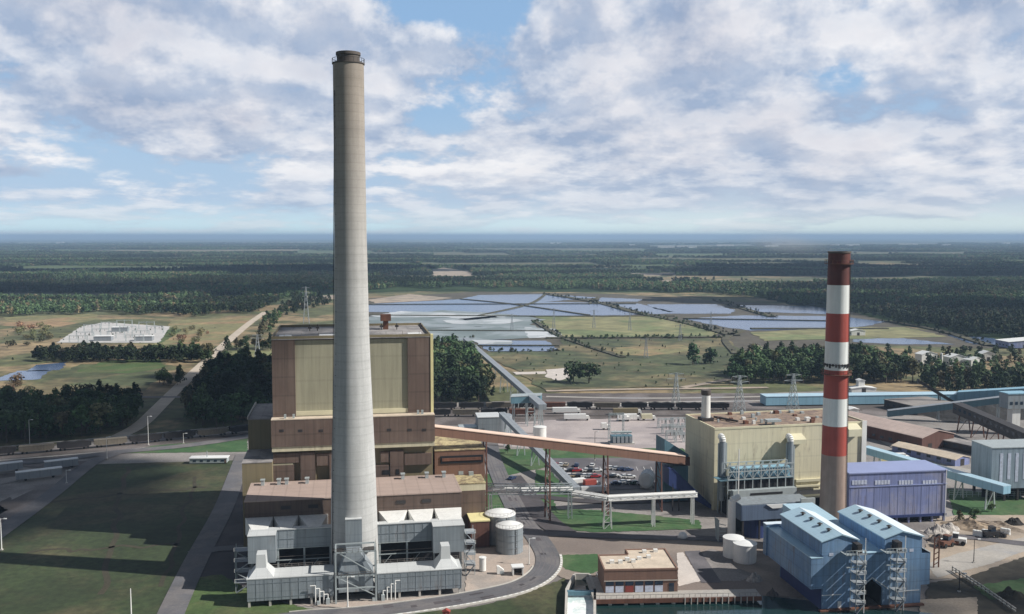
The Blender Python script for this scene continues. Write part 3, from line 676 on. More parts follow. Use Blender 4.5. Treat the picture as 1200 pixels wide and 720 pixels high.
for i in range(46):
    D_ = 1350 * math.exp(cr_.uniform(.1, 1.75)); x_ = cr_.uniform(-.6, .6) * D_; L_ = cr_.uniform(.03, .12) * D_; W_ = cr_.uniform(.03, .075) * D_ * (1 + D_ / 3000); a_ = cr_.uniform(-.25, .25)
    u_, v_ = proj((x_, D_ - W_, 0))
    if v_ > edge_v(u_) - 4: continue
    q = [(x_ + sx * L_ * math.cos(a_) - sy * W_ * math.sin(a_) * .5 + cr_.uniform(-.1, .1) * L_, D_ + sy * W_ / 2 + sx * L_ * math.sin(a_)) for sx, sy in ((-1, -1), (0, -1.2), (1, -1), (1.1, 1), (0, .8), (-.9, 1))]
    rclear.append(q)
def in_clear(x, y):
    for q in rclear:
        if abs(y - q[0][1]) < 2500 and pip(x, y, q): return True
    return False
far = []; D = 760.0
while D < 12500:
    sp = 8.6 if D < 2000 else 8.6 * D / 2000
    hw = .62 * D; x = -hw
    while x < hw:
        a = x + rt_.uniform(-.45, .45) * sp; b = D + rt_.uniform(-.45, .45) * sp; u, v = proj((a, b, 0))
        if D > 6000 and rt_.random() < (D - 6000) / 8000: x += sp; continue
        if v < edge_v(u) + math.sin(u * .09) * 1.2 and not (v > 282 and any(pip(u, v, q) for q in clear)) and not in_clear(a, b):
            k = sp / 10.8; hz = 1 + .3 * math.sin(a * .0021 + b * .0033) * math.sin(b * .0051 - a * .0007) + rt_.uniform(-.2, .25)
            far.append((a, b, k * rt_.uniform(.95, 1.35), max(.5, hz) * (.82 + .12 * (k - .8))))
        x += sp
    D += sp
for i, q in enumerate(rclear):
    m_ = MB(); m_.add([(x, y, .6 + (i % 7) * .05) for x, y in q], [list(range(6))]); struct('clearing', m_, ('marsh', 'grass', 'marsh', 'grass', 'scrub')[i % 5])
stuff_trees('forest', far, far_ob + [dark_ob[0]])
for q in clear[:3] + clear[3:7]: patch('clearing', q, 'sand' if q[0][1] > 300 else 'marsh', .6, 6)
for q in clear[8:]: patch('clearing', q, 'yellow_marsh', .6, 6)

# ================================================================ LEFT WORKS: big chimney, precipitator, boiler house
A = Fr(415, 707, 10)
def rect(u0, v0, u1, v1, y, fr=None):
    fr = fr or A; a = fr.px(u0, v0, y); b = fr.px(u1, v1, y); c_ = fr.px((u0 + u1) / 2, v0, y); d_ = fr.px((u0 + u1) / 2, v1, y)
    return a[0], b[0], d_[1], c_[1]          # x0, x1, zbottom, ztop
# big chimney
cx, cy = A.px(415.5, 640, 15)[0], 15
T = Thing('chimney', 'tall pale grey concrete chimney in front of the brown boiler house', 'chimney', A, cx, cy, z=.5)
base = A.w(cx, cy, 0); ztop = HT(base, 76); zt2 = HT(base, 62)
prof = []
for v, wpx in ((700, 57.5), (662, 56), (620, 54), (580, 52.3), (540, 50.4), (490, 46.8), (440, 43.3), (400, 41), (340, 39), (277, 37.4), (180, 36.3), (76, 35.8)):
    z = HT(base, v) if v < 690 else 0; k = scale_at(Vector((base.x, base.y, z))); prof.append((wpx / 2 / k, max(z, .5)))
def interp(prof, z):
    for a, b in zip(prof, prof[1:]):
        if a[1] <= z <= b[1]: return a[0] + (b[0] - a[0]) * (z - a[1]) / (b[1] - a[1])
    return prof[-1][0]
pr = [(interp(prof, z), z) for z in [.5 + i * (ztop - .5) / 60 for i in range(61)]]
m = mat('shaft_concrete', (.385, .36, .33), .85, 0, .07, .15, .14, fine=.05)
t = NT.__new__(NT); t.t = m.node_tree      # pour rings; pale cool foot, darker and warmer towards the top
bs = [n for n in t.t.nodes if n.type == 'BSDF_PRINCIPLED'][0]; old = bs.inputs['Base Color'].links[0].from_socket
sp = t.n('ShaderNodeSeparateXYZ', i_0=t.n('ShaderNodeTexCoord').outputs['Object'])
ring = t.m('LESS_THAN', t.m('FRACT', t.m('DIVIDE', sp.outputs[2], 2.3)), .12)
band = t.noise(t.n('ShaderNodeCombineXYZ', i_2=t.m('MULTIPLY', sp.outputs[2], .10)).outputs[0], 1.0, 5, .8)
up = t.mr(sp.outputs[2], 60, 150, 0, 1, True)
c = t.mix(up, (1.26, 1.36, 1.46, 1), (.84, .78, .72, 1)); c = t.mix(1.0, old, c, 'MULTIPLY')
k = t.m('MULTIPLY', t.m('SUBTRACT', 1.0, t.m('MULTIPLY', ring, .10)), t.mr(band, .3, .7, .85, 1.1))
c = t.mix(1.0, c, t.n('ShaderNodeCombineXYZ', i_0=k, i_1=k, i_2=k).outputs[0], 'MULTIPLY'); t.t.links.new(c, bs.inputs['Base Color'])
T.mb().rev(cx, cy, pr, 56).build('shaft', 'shaft_concrete', T.o)
rt_r = pr[-1][0]
T.mb().rev(cx, cy, [(rt_r + .05, ztop), (rt_r + .25, ztop + .05), (rt_r + .25, ztop + .35), (2.6, ztop + .36)], 40).build('platform', 'soot', T.o)
hr = T.mb()
for i in range(20):
    a = i * math.pi / 10; p = (cx + (rt_r + .2) * math.cos(a), cy + (rt_r + .2) * math.sin(a)); q = (cx + (rt_r + .2) * math.cos(a + .314), cy + (rt_r + .2) * math.sin(a + .314))
    hr.bar((*p, ztop + .3), (*p, ztop + 1.5), .1); hr.bar((*p, ztop + 1.5), (*q, ztop + 1.5), .1)
hr.build('handrail', 'dark_steel', T.o)
T.mb().rev(cx, cy, [(3.15, ztop), (3.15, zt2 - .8), (3.4, zt2 - .8), (3.4, zt2)], 32).build('flue', 'soot', T.o)
fx0, fx1, z0, z1 = rect(404.5, 609, 424.5, 647, 7.6)
zb = A.px(414, 609, 7.6)[1]
T.mb().box(fx0, fx1, 7.4, 12, z0, z1).build('breeching_box', 'silver_clad', T.o)
T.mb().prism([(fx0 - .02, z1), (fx1 + .02, z1), (fx1 + .02, z1 + .25), (fx0 - .02, z1 + .25)], 7.3, 11).build('box_roof', 'silver_roof', T.o)
pl = T.mb()
for a, b in ((-6.2, -3.0), (2.6, 5.4)): pl.box(cx + a, cx + b, 6.4, 9.5, z0 + .4, z0 + .7); pl.box(cx + a, cx + b, 6.4, 6.5, z0 + 1.5, z0 + 1.6); pl.box(cx + a, cx + a + .1, 6.4, 6.5, z0 + .7, z0 + 1.5); pl.box(cx + b - .1, cx + b, 6.4, 6.5, z0 + .7, z0 + 1.5)
pl.build('landing', 'dark_steel', T.o)
m_ = T.mb()
m_.bar((cx - .9 * interp(prof, 4) - .1, cy - .44 * interp(prof, 4) - .15, 3), (cx - .9 * interp(prof, 139) - .1, cy - .44 * interp(prof, 139) - .15, 140), .14)
for zz in range(4, 140, 3): 
    a = interp(prof, zz) + .12; m_.bar((cx - .9 * a, cy - .44 * a, zz), (cx - .9 * a + .5, cy - .44 * a - .25, zz), .12)
m_.build('ladder', 'dark_steel', T.o)

# frame tower standing before the chimney
T = Thing('duct_tower', 'square grey steel frame tower around a tapered duct, at the foot of the big chimney', 'duct tower', A, cx, 3.5, z=.5)
x0, x1, za, zt = rect(393, 647, 441, 703, -1)
fm = T.mb(); zl = [.5, 4.6, rect(393, 675, 441, 703, -1)[3], zt]
for x in (x0, x1):
    for y in (-1, 6.2): fm.bar((x, y, .5), (x, y, zt), .45)
for z in zl[1:]:
    for y in (-1, 6.2): fm.bar((x0, y, z), (x1, y, z), .35)
    for x in (x0, x1): fm.bar((x, -1, z), (x, 6.2, z), .35)
fm.bar((x0 + .8, -1, zt), (x1, -1, zl[2]), .22); fm.bar((x0, -1, zl[2]), (x1, -1, zl[1] - 2.5), .22); fm.bar((x1, -1.02, zt), (x1, 6.2, zl[2]), .2)
fm.build('frame', 'pale_steel', T.o)
hx0, hx1 = x0 + 2.6, x1 - 2.6
ho = T.mb(); ho.add([(x0 + 2.9, 1, zt - .8), (x1 - 4.2, 1, zt - .8), (x1 - 4.2, 6, zt - .8), (x0 + 2.9, 6, zt - .8), (x0 + .6, .2, zl[2] + .2), (x1 - .6, .2, zl[2] + .2), (x1 - .6, 6, zl[2] + .2), (x0 + .6, 6, zl[2] + .2)], [(0, 1, 2, 3), (4, 7, 6, 5), (0, 4, 5, 1), (1, 5, 6, 2), (2, 6, 7, 3), (3, 7, 4, 0)])
ho.build('tapered_duct', 'silver_clad', T.o)
T.mb().box(x0 + .7, x1 - .7, .4, 6.0, 3.0, zl[2] + .18).build('duct_body', 'silver_clad', T.o)
T.mb().box(x0 + 1, x1 - 1, 5.6, 6.2, .5, zl[1]).build('painted_shade_base', 'shade_black', T.o)  # black block stands in for the shade under the duct
g = T.mb()
for z in (zl[2], zt):
    for zz in (z + .6, z + 1.1): g.bar((x0, -1.2, zz), (x1, -1.2, zz), .08); g.bar((x1 + .1, -1.2, zz), (x1 + .1, 6, zz), .08)
    for i in range(8): x = x0 + (x1 - x0) * i / 7; g.bar((x, -1.2, z), (x, -1.2, z + 1.1), .08)
g.build('handrail', 'rail_steel', T.o)

# low duct runs, left and right of the frame tower
def duct(u0, u1, vt, vb, side, label, ulean):
    T = Thing('duct_run', label, 'duct', A, A.px((u0 + u1) / 2, vb, 0)[0], 3.5, z=.5)
    x0, x1, zb, zt = rect(u0, vt, u1, vb, 0)
    zb = 2.3
    T.box('casing', 'silver_clad', x0, x1, 0, 7.6, zb, zt)
    T.box('casing_top', 'silver_roof', x0 - .1, x1 + .1, -.1, 7.7, zt, zt + .25)
    n = 5
    for i in range(n):
        x = x0 + .5 + (x1 - x0 - 1) * i / (n - 1); T.mb().box(x - .3, x + .3, .2, .8, .5, zb).box(x - .3, x + .3, 6.6, 7.2, .5, zb).build('support', 'kerb', T.o)
    T.mb().box(x0 + .6, x1 - .6, 6.0, 6.3, .5, zb).build('painted_shade_back', 'shade_black', T.o)  # black sheet stands in for the shade beneath the casing
    rb = T.mb(); nn = int((x1 - x0) / 2.1)
    for i in range(nn + 1): x = x0 + .15 + (x1 - x0 - .3) * i / nn; rb.box(x - .06, x + .06, -.07, -.003, zb, zt)
    rb.box(x0, x1, -.10, -.071, zb + .9, zb + 1.0).box(x0, x1, -.10, -.071, zt - 1.2, zt - 1.1); rb.build('stiffener', 'silver_clad', T.o)
    hr = T.mb()
    for i in range(13): x = x0 + .2 + (x1 - x0 - .4) * i / 12; hr.bar((x, 7.3, zt + .25), (x, 7.3, zt + 1.3), .08)
    hr.bar((x0, 7.3, zt + 1.3), (x1, 7.3, zt + 1.3), .08).bar((x0, 7.3, zt + .8), (x1, 7.3, zt + .8), .06); hr.build('handrail', 'rail_steel', T.o)
    pp = T.mb(); xi = x1 - 1.5 if side < 0 else x0 + 1.5
    for k in range(4): xx = xi - side * (-1) * k * .0 + (-1 if side < 0 else 1) * k * 1.1; pp.tube((xx, -.6 - k * .1, .5), (xx, -.6 - k * .1, 3.2 + k * .9), .16, .16, 8).tube((xx, -.6 - k * .1, 3.2 + k * .9), (xx + (-1 if side < 0 else 1) * 1.4, -.6 - k * .1, 3.2 + k * .9), .16, .16, 8)
    pp.build('pipework', 'white_paint', T.o)
    vb_ = T.mb(); vb_.box(xi - .5, xi + .5, -1.4, -.5, .5, 2.2).box(xi - 2.9, xi - 2.1, -1.2, -.5, .5, 1.6); vb_.build('valve_cabinet', 'pale_steel', T.o)
    # gooseneck transition on top
    xg = x0 + 3.6 if side < 0 else x1 - 4.2
    gn = T.mb(); s_ = side
    gn.add([(xg - 1.2, 2.2, zt + 6), (xg + 1.2, 2.2, zt + 6), (xg + 1.2, 6, zt + 6), (xg - 1.2, 6, zt + 6), (xg - 1.4, 2, zt + 2.4), (xg + 1.4, 2, zt + 2.4), (xg + 1.4, 6.4, zt + 2.4), (xg - 1.4, 6.4, zt + 2.4),
            (xg - 3.2, .5, zt + .2), (xg + 3.4, .5, zt + .2), (xg + 3.4, 7.2, zt + .2), (xg - 3.2, 7.2, zt + .2)],
           [(0, 1, 2, 3)] + [(a, a + 4, (a + 1) % 4 + 4, (a + 1) % 4) for a in range(4)] + [(a + 4, a + 8, (a + 1) % 4 + 8, (a + 1) % 4 + 4) for a in range(4)])
    gn.build('transition', 'silver_roof', T.o)
    return T
duct(289, 391, 677, 703, -1, 'long low silver duct on stub supports, left of the frame tower', 0)
duct(442, 541, 670, 697, 1, 'long low silver duct on stub supports, right of the frame tower', 0)

# upper plenum with funnels and the dark bay beneath
def plenum(u0, u1, side, label, funnels):
    T = Thing('gas_plenum', label, 'plenum', A, A.px((u0 + u1) / 2, 640, 14)[0], 14, z=.5)
    x0, x1, zb, zt = rect(u0, 621 if side < 0 else 618, u1, 643 if side < 0 else 638, 12.5)
    zt = 17.0; zb = 11.8
    T.box('header', 'silver_clad', x0, x1, 14.4, 16.6, zb, zt); T.box('header_top', 'silver_roof', x0 - .1, x1 + .1, 14.2, 16.8, zt, zt + .22)
    rb = T.mb()
    for i in range(int((x1 - x0) / 2.4)): x = x0 + 1 + i * 2.4; rb.box(x - .06, x + .06, 14.31, 14.39, zb, zt)
    rb.bar((x0, 14.3, zb + 2.6), (x1, 14.3, zb + 2.6), .1); rb.build('stiffener', 'silver_clad', T.o)
    cx0, cx1 = (x0, x0 + 7.5) if side < 0 else (x1 - 9, x1)
    T.box('end_box', 'silver_clad', cx0, cx1, 10, 14.3, zb - 2.6, zt - .1); T.box('end_box_roof', 'silver_roof', cx0 - .1, cx1 + .1, 9.9, 14.25, zt - .1, zt + .1)
    for i in range(4):
        x = x0 + .5 + (x1 - x0 - 1) * i / 3; T.mb().box(x - .25, x + .25, 14.6, 15.1, .5, zb).build('column', 'pale_steel', T.o)
    b = T.mb()
    for z in (4.2, 8.2, zb - .2): b.bar((x0, 14.5, z), (x1, 14.5, z), .25)
    for i in range(3):
        xa = x0 + (x1 - x0) * (i + .1) / 3; b.bar((xa, 14.5, 4.2 + .2), (xa + 3, 14.5, 8), .15)
    b.build('gallery_beam', 'pale_steel', T.o)
    hr = T.mb()
    for z in (5.3, 9.3): hr.bar((x0, 14.3, z), (x1, 14.3, z), .09)
    hr.build('handrail', 'rail_steel', T.o)
    T.box('dark_wall', 'shade_black', x0 + .3, x1 - .3, 21.5, 22, .5, zb)
    for (fa, fb, na, nb) in funnels:
        X0, X1 = A.px(fa, 604, 22)[0], A.px(fb, 604, 22)[0]; N0, N1 = A.px(na, 620, 14.5)[0], A.px(nb, 620, 14.5)[0]
        f = T.mb(); f.add([(X0, 24.8, 17.9), (X1, 24.8, 17.9), (N1, 15.2, 17.26), (N0, 15.2, 17.26), (X0, 24.8, 13), (X1, 24.8, 13), (N1, 15.2, 14), (N0, 15.2, 14)],
                       [(3, 2, 1, 0), (4, 5, 6, 7), (3, 7, 6, 2), (0, 4, 7, 3), (1, 2, 6, 5), (0, 1, 5, 4)]); f.build('funnel', 'white_paint', T.o)
    return T
plenum(291, 389, -1, 'silver gas plenum with pale funnels, on the left of the big chimney', [(286, 319, 294, 313), (320, 349, 328, 342), (350, 384, 361, 376)])
plenum(443, 543, 1, 'silver gas plenum with pale funnels, on the right of the big chimney', [(444, 478, 455, 467), (479, 509, 486, 504), (510, 542, 515, 541)])
# side stair on the left end
def stair_tower(lab, fr, x, y, w_, d_, n, hh, mt='pale_steel', z=.5, grp=None):
    T = Thing('stair_tower', lab, 'stair', fr, x, y, grp, z); f = T.mb(); s = T.mb(); h = T.mb()
    for a in (0, w_):
        for b in (0, d_): f.bar((x + a, y + b, z), (x + a, y + b, z + n * hh + 1), .18)
    for i in range(1, n + 1):
        zz = z + i * hh; s.box(x - .2, x + w_ + .2, y - .6, y + d_, zz - .1, zz); h.bar((x - .2, y - .6, zz + 1), (x + w_ + .2, y - .6, zz + 1), .09); h.bar((x - .2, y - .6, zz), (x - .2, y - .6, zz + 1), .09); h.bar((x + w_ + .2, y - .6, zz), (x + w_ + .2, y - .6, zz + 1), .09)
        a, b = (x, x + w_) if i % 2 else (x + w_, x); s.bar((a, y - .3, zz - hh), (b, y - .3, zz), .7, .15)
    f.build('frame', mt, T.o); s.build('landing', 'conv_grey', T.o); h.build('handrail', 'white_paint', T.o); return T
xl = A.px(287, 660, 12)[0]
stair_tower('steel stair at the left end of the silver plenum', A, xl - 2.6, 12, 4.6, 3, 4, 3)
xr = A.px(546, 640, 14)[0]
stair_tower('steel stair at the right end of the silver plenum, facing the silver tanks', A, xr, 14, 2.6, 4, 4, 3.2)

# brown precipitator hall
T = Thing('precipitator_hall', 'long low brown hall with a pinkish roof behind the chimney funnels', 'hall', A, 0, 25, z=.5)
x0, x1, z0, z1 = rect(286.5, 585, 540.5, 602, 25)
z1 = A.px(415, 583, 25)[1]
T.box('wall', 'brown_clad', x0, x1, 25, 46, 12, z1); T.box('lower_wall', 'dark_steel', x0 + .5, x1 - .5, 25.5, 46, .5, 12); T.box('roof', 'roof_pink', x0 - .2, x1 + .2, 24.8, 46.1, z1, z1 + .3)
for u in (308, 327, 336, 360, 472, 500, 520): 
    x = A.px(u, 566, 43)[0]; T.mb().box(x - .5, x + .5, 42, 43.5, z1 + .3, z1 + 1.9).box(x - .7, x + .7, 41.8, 43.7, z1 + 1.9, z1 + 2.1).build('roof_vent', 'pale_steel', T.o)
for u in (470, 500, 367, 335): 
    x = A.px(u, 595, 25)[0]; T.mb().box(x - 1.4, x + 1.4, 24.8, 24.99, z1 - 2.6, z1 - 1.6).build('louvre', 'dark_steel', T.o)

# boiler house
T = Thing('boiler_house', 'huge brown boiler house with a tan centre panel behind the big chimney', 'power station building', A, 0, 50, z=.5)
yt = 54.0
x0, x1, _, zt = rect(318, 397, 505, 490, yt); _, _, _, zbelt = rect(317, 490, 508, 521, 50); _, _, _, zb0 = rect(317, 521, 508, 527, 50)
xa, xb = A.px(346, 440, yt)[0], A.px(478, 440, yt)[0]
T.box('corner_bay', 'brown_clad', x0, xa, yt, yt + 40, zbelt, zt); T.box('corner_bay', 'brown_clad', xb, x1, yt, yt + 40, zbelt, zt)
T.box('centre_panel', 'tan_clad', xa, xb, yt + .7, yt + 39.8, zbelt, zt - .35)
T.box('panel_sill', 'cream_trim', xa + .01, xb - .01, yt + .3, yt + .69, A.px(400, 487, yt)[1] + .2, A.px(400, 481, yt)[1])
T.box('edge_trim', 'yellow_trim', x1, x1 + .9, yt - .2, yt + 2.2, zbelt, zt + .9)
T.box('roof', 'grey_roof', x0 - .1, x1 + .1, yt - .1, yt + 40.1, zt, zt + .3)
for (a, b) in ((327, 341), (374, 392), (478, 494)): 
    xx0, xx1 = A.px(a, 395, yt + 3)[0], A.px(b, 395, yt + 3)[0]; T.box('smoke_vent', 'white_roof', xx0, xx1, yt + 2.5, yt + 6, zt + .3, zt + 1.0)
pm = T.mb()
for a, b, c_, d_ in ((x0, x1, yt - .1, yt + .3), (x0, x1, yt + 39.7, yt + 40.1), (x0 - .1, x0 + .3, yt + .31, yt + 39.69), (x1 - .3, x1 + .1, yt + .31, yt + 39.69)): pm.box(a, b, c_, d_, zt + .3, zt + 1.1)
pm.build('parapet', 'olive_clad', T.o)
T.mb().box(x0 - .3, x1 + .9, 50, yt + 40, zb0, zbelt).build('belt', 'brown_clad', T.o)
T.box('ledge_roof', 'roof_tan', x0 - .3, x1 + .9, 49.9, yt - .25, zbelt, zbelt + .3)
T.box('cream_band', 'cream_clad', x0 - .2, x1 + .8, 50.3, yt + 38, zb0 - 1.6, zb0)
T.box('lower_wall', 'olive_clad', x0, x1 + .4, 52.5, yt + 38, .5, zb0 - 1.6)
for u, v, wv, hv in ((330, 505, 5, 3), (352, 505, 5, 3), (376, 505, 5, 3), (456, 504, 5, 3), (480, 504, 5, 3), (497, 504, 5, 3)):
    a, b, c_, d_ = rect(u - wv / 2, v - hv / 2, u + wv / 2, v + hv / 2, 50); T.box('louvre', 'dark_steel', a, b, 49.93, 49.997, c_, d_)
for u0, u1, v0, v1 in ((352, 370, 530, 575), (386, 392, 530, 575), (457, 473, 528, 560), (440, 456, 545, 575), (318, 345, 545, 575)):
    a, b, c_, d_ = rect(u0, v0, u1, v1, 51.6); T.box('pier', 'brown_clad', a, b, 51.0, 52.49, 15, d_)
a, b, c_, d_ = rect(319, 546, 344, 572, 52); 
for u0, u1, v0, v1, mt in ((320, 344, 544, 575, 'tan_clad'), (320, 352, 532, 543, 'brown_clad'), (371, 388, 532, 546, 'brown_clad'), (446, 456, 530, 542, 'brown_clad'), (474, 506, 532, 545, 'brown_clad'), (448, 457, 551, 556, 'shade_black'), (464, 468, 550, 556, 'shade_black')):
    a, b, c_, d_ = rect(u0, v0, u1, v1, 51.0); T.box('wall_panel', mt, a, b, 50.9 if mt == 'shade_black' else 51.2, 50.98 if mt == 'shade_black' else 52.48, c_, d_)
x_ = A.px(452, 384, 80)[0]; T.mb().box(x_ - .9, x_ + .9, 79, 81, zt + .3, zt + 3.4).box(x_ - 1.8, x_ + 1.8, 78, 82, zt + 3.4, zt + 5.6).build('vent_stack', 'rust', T.o)
for u in (363, 372, 405, 447, 465, 493): 
    x = A.px(u, 386, 78)[0]; T.mb().bar((x, 78, zt), (x, 78, zt + 2.6), .3).box(x - .6, x + .6, 77.5, 78.5, zt + 1.2, zt + 1.9).build('roof_pipe', 'dark_steel', T.o)
for i in range(9):
    x = x0 + 4 + i * 5.4; T.mb().bar((x, yt + .2, zt + 1.0), (x, yt + .2, zt + 2.1), .12).build('rail_post', 'rail_steel', T.o)
for u in (334, 344, 490, 495): 
    x = A.px(u, 486, 51)[0]; T.mb().box(x - .35, x + .35, 51, 51.7, zbelt + .3, zbelt + 1.6).build('ledge_vent', 'pale_steel', T.o)
# left annexes
x0_, x1_, _, zA = rect(290.5, 492, 317, 560, 67); xs_ = x0 - .35
T.box('side_annex', 'olive_clad', x0_, xs_, 67, 96, .5, zA); T.box('annex_roof', 'grey_roof', x0_ - .2, xs_, 66.8, 96.2, zA, zA + .3)
T.mb().box(x0_ - .3, x0_ + .1, 66.7, 96.3, zA + .3, zA + 1.0).build('annex_parapet', 'kerb', T.o)
x0_, x1_, _, zA = rect(283.5, 543, 317, 560, 48); T.box('front_annex', 'olive_clad', x0_, x0 + .0 - .02, 48, 66.9, .5, zA); T.box('annex_roof', 'grey_roof', x0_ - .1, x0 - .02, 47.9, 66.8, zA, zA + .25)

# right wing of the boiler house
T = Thing('turbine_wing', 'low brown wing with speckled tan roofs, right of the boiler house under the brown conveyor', 'building', A, A.px(538, 560, 58)[0], 58, z=.5)
x0, x1, _, zt = rect(509.5, 530, 568, 560, 58); zt = A.px(538, 528, 58)[1]
T.box('upper_wall', 'conv_brown', x0, x1, 58, 82, .5, zt); T.box('upper_roof', 'speckled_roof', x0 - .1, x1 + .2, 57.8, 82.2, zt, zt + .3)
a, b, c_, d_ = rect(516, 534, 566, 543, 57.8); T.box('opening', 'shade_black', a, b, 57.7, 57.98, c_, d_)
a, b, c_, d_ = rect(518, 536.5, 564, 540, 57.6); T.box('louvre', 'rust', a, b, 57.5, 57.68, c_, d_)
zL = A.px(540, 568, 46.5)[1]; x1b = A.px(569, 568, 46.5)[0]; xL = A.px(545, 568, 46.5)[0]
T.box('lower_wall', 'brown_clad', x0, x1b, 46.6, 57.98, .5, zL - 2.2); T.box('yellow_band', 'cream_clad', x0, x1b + .02, 46.55, 57.98, zL - 2.2, zL); T.box('lower_roof', 'speckled_roof', x0, x1b + .1, 46.45, 57.6, zL, zL + .3)
T.mb().box(x1b - 6, x1b, 38, 46.5, .5, 9).build('porch', 'brick_dark', T.o); T.mb().box(x1b - 6.2, x1b + .2, 37.8, 46.5, 9, 9.4).build('porch_roof', 'yellow_trim', T.o)
for u, v in ((521, 552), (535, 549), (540, 556), (552, 557)):
    x, y = A.pz(u, v, zL + .3); T.mb().box(x - .8, x + .8, y - .6, y + .6, zL + .3, zL + 1.5).build('roof_unit', 'pale_steel', T.o)

# silver tanks
def tank(lab, u, v, wpx, vtop, dome, mt, group=None, name='storage_tank', rings=True, cat='tank', z=.6):
    P = G(u, v, z); k = scale_at(P); r = wpx / 2 / k; fr = unit(P.x, P.y, z); P2 = Vector((P.x, P.y + r, z)); fr = unit(P2.x, P2.y, 0); h = HT(Vector((P.x, P.y, 0)), vtop)
    T = Thing(name, lab, cat, fr, 0, 0, group, z)
    T.mb().rev(0, 0, [(r, z), (r, h)], 40).build('shell', mt, T.o)
    T.mb().rev(0, 0, [(r + .12, h - .1), (r + .12, h + .15), (r * .72, h + dome * .55), (r * .35, h + dome * .9), (.3, h + dome)], 40).build('roof', 'white_roof', T.o)
    if rings:
        m_ = T.mb()
        for i in range(1, 4): z_ = z + (h - z) * i / 4; m_.rev(0, 0, [(r + .02, z_), (r + .12, z_), (r + .12, z_ + .12), (r + .02, z_ + .12)], 40, False)
        m_.build('stiffening_ring', mt, T.o)
        m_ = T.mb()
        for i in range(24): a = i * math.pi / 12; b = a + math.pi / 12; m_.bar((r * math.cos(a), r * math.sin(a), h + .1), (r * math.cos(a), r * math.sin(a), h + 1.2), .07); m_.bar((r * math.cos(a), r * math.sin(a), h + 1.2), (r * math.cos(b), r * math.sin(b), h + 1.2), .07)
        m_.build('handrail', 'rail_steel', T.o)
        m_ = T.mb(); m_.bar((r * .5 - .3, -r * .87 - .2, z), (r * .5 - .3, -r * .87 - .2, h), .1).bar((r * .5 + .3, -r * .87 - .2, z), (r * .5 + .3, -r * .87 - .2, h), .1)
        for i in range(int(h / .6)): m_.bar((r * .5 - .3, -r * .87 - .2, z + i * .6), (r * .5 + .3, -r * .87 - .2, z + i * .6), .06)
        m_.build('ladder', 'dark_steel', T.o)
    return T
tank('rear silver tank with a shallow domed roof, partly hidden by its twin', 586, 640, 36, 607, 1.3, 'silver_clad')
tank('front silver tank with a shallow domed roof, beside the curving road', 597, 651, 32, 621, 1.3, 'silver_clad')
tank('grey-white open-looking tank nearest the blue bunker building', 876, 662, 27, 641, .5, 'white_paint', None, rings=False)
tank('grey-white tank just behind and left of its twin by the blue bunker building', 862, 656, 24, 634, .5, 'white_paint', None, rings=False)
tank('small white tank under the grey conveyor in the gravel yard', 633, 515, 15, 502, .5, 'white_paint', None, rings=False, z=.7)
tank('slim white upright tank on the pinkish apron by the road', 565.5, 670, 8, 655, .2, 'white_paint', None, 'upright_tank', rings=False, z=.8)
# sheds on the apron
T = Thing('equipment_cabinet', 'white cabinet with a leaning lid on the pinkish apron', 'cabinet', at(587, 672, 8, .8)); T.fr.O.z = 0; T.o.location.z = .8
T.off = (0, 0, .8); T.mb().prism([(-1.2, .8), (.9, .8), (.9, 1.8), (-.6, 3.1), (-1.2, 3.1)], -.7, .7).build('body', 'white_paint', T.o); T.mb().box(-.3, .7, -.75, -.71, .9, 1.7).build('door', 'pale_steel', T.o)
T = Thing('open_shelter', 'small white shelter with an open dark front beside the light pole', 'shelter', at(606.5, 673, 8, .8)); T.fr.O.z = 0; T.off = (0, 0, .8); T.o.location.z = .8
T.mb().box(-1.6, -1.2, -1, 1.5, .8, 3).box(1.3, 1.6, -1, 1.5, .8, 3).build('side_wall', 'white_paint', T.o); T.box('rear_wall', 'dark_steel', -1.2, 1.3, 1.1, 1.4, .8, 3); T.box('roof', 'white_roof', -1.8, 1.8, -1.2, 1.7, 3, 3.35)

# light poles and masts
def pole(u, v, vtop, label, name='light_pole', cat='light pole', r=.14, head=True, group=None, mt='white_paint', z=.6):
    P = G(u, v, z); h = HT(Vector((P.x, P.y, 0)), vtop); T = Thing(name, label, cat, unit(P.x, P.y, 0), 0, 0, group, z)
    T.mb().tube((0, 0, z), (0, 0, h), r, r * .6, 8).build('mast', mt, T.o)
    T.mb().box(-.35, .35, -.35, .35, z, z + .4).build('footing', 'kerb', T.o)
    if head: T.mb().bar((0, 0, h - .15), (1.3, 0, h), .12).build('arm', mt, T.o); T.mb().box(1.0, 1.9, -.25, .25, h - .12, h + .1).build('lamp_head', 'white_roof', T.o)
    return T
pole(407.5, 713, 676, 'white light pole in front of the frame tower at the road edge', r=.22)
pole(154, 726, 690, 'white pole standing in the dark grass field at the lower left', r=.2, head=False, name='pole', cat='pole')
pole(620, 662, 631, 'light pole on the tip of the pinkish apron beside the curving road')
pole(2, 645, 608, 'light pole at the very left edge beside the yard road', r=.2)
pole(125.5, 538, 512, 'slim light pole at the junction left of the dark grass field')
pole(35, 523, 492, 'light pole standing before the shaded wood at far left', z=.6)
pole(174, 522, 488, 'light pole by the railway, under the dirt road')
pole(215, 520, 508, 'short light pole beside the red wagon')
pole(78, 567, 551, 'light pole beside the green-grey trailer')
pole(1141, 660, 632, 'thin light pole in the middle of the gravelly yard right of the bunkers', mt='dark_steel')
pole(1124, 694, 672, 'dark light pole on the dark slope at the lower right', mt='dark_steel', r=.2)
pole(697, 540, 506, 'dark pole rising behind the brown conveyor near the gravel yard', mt='dark_steel')

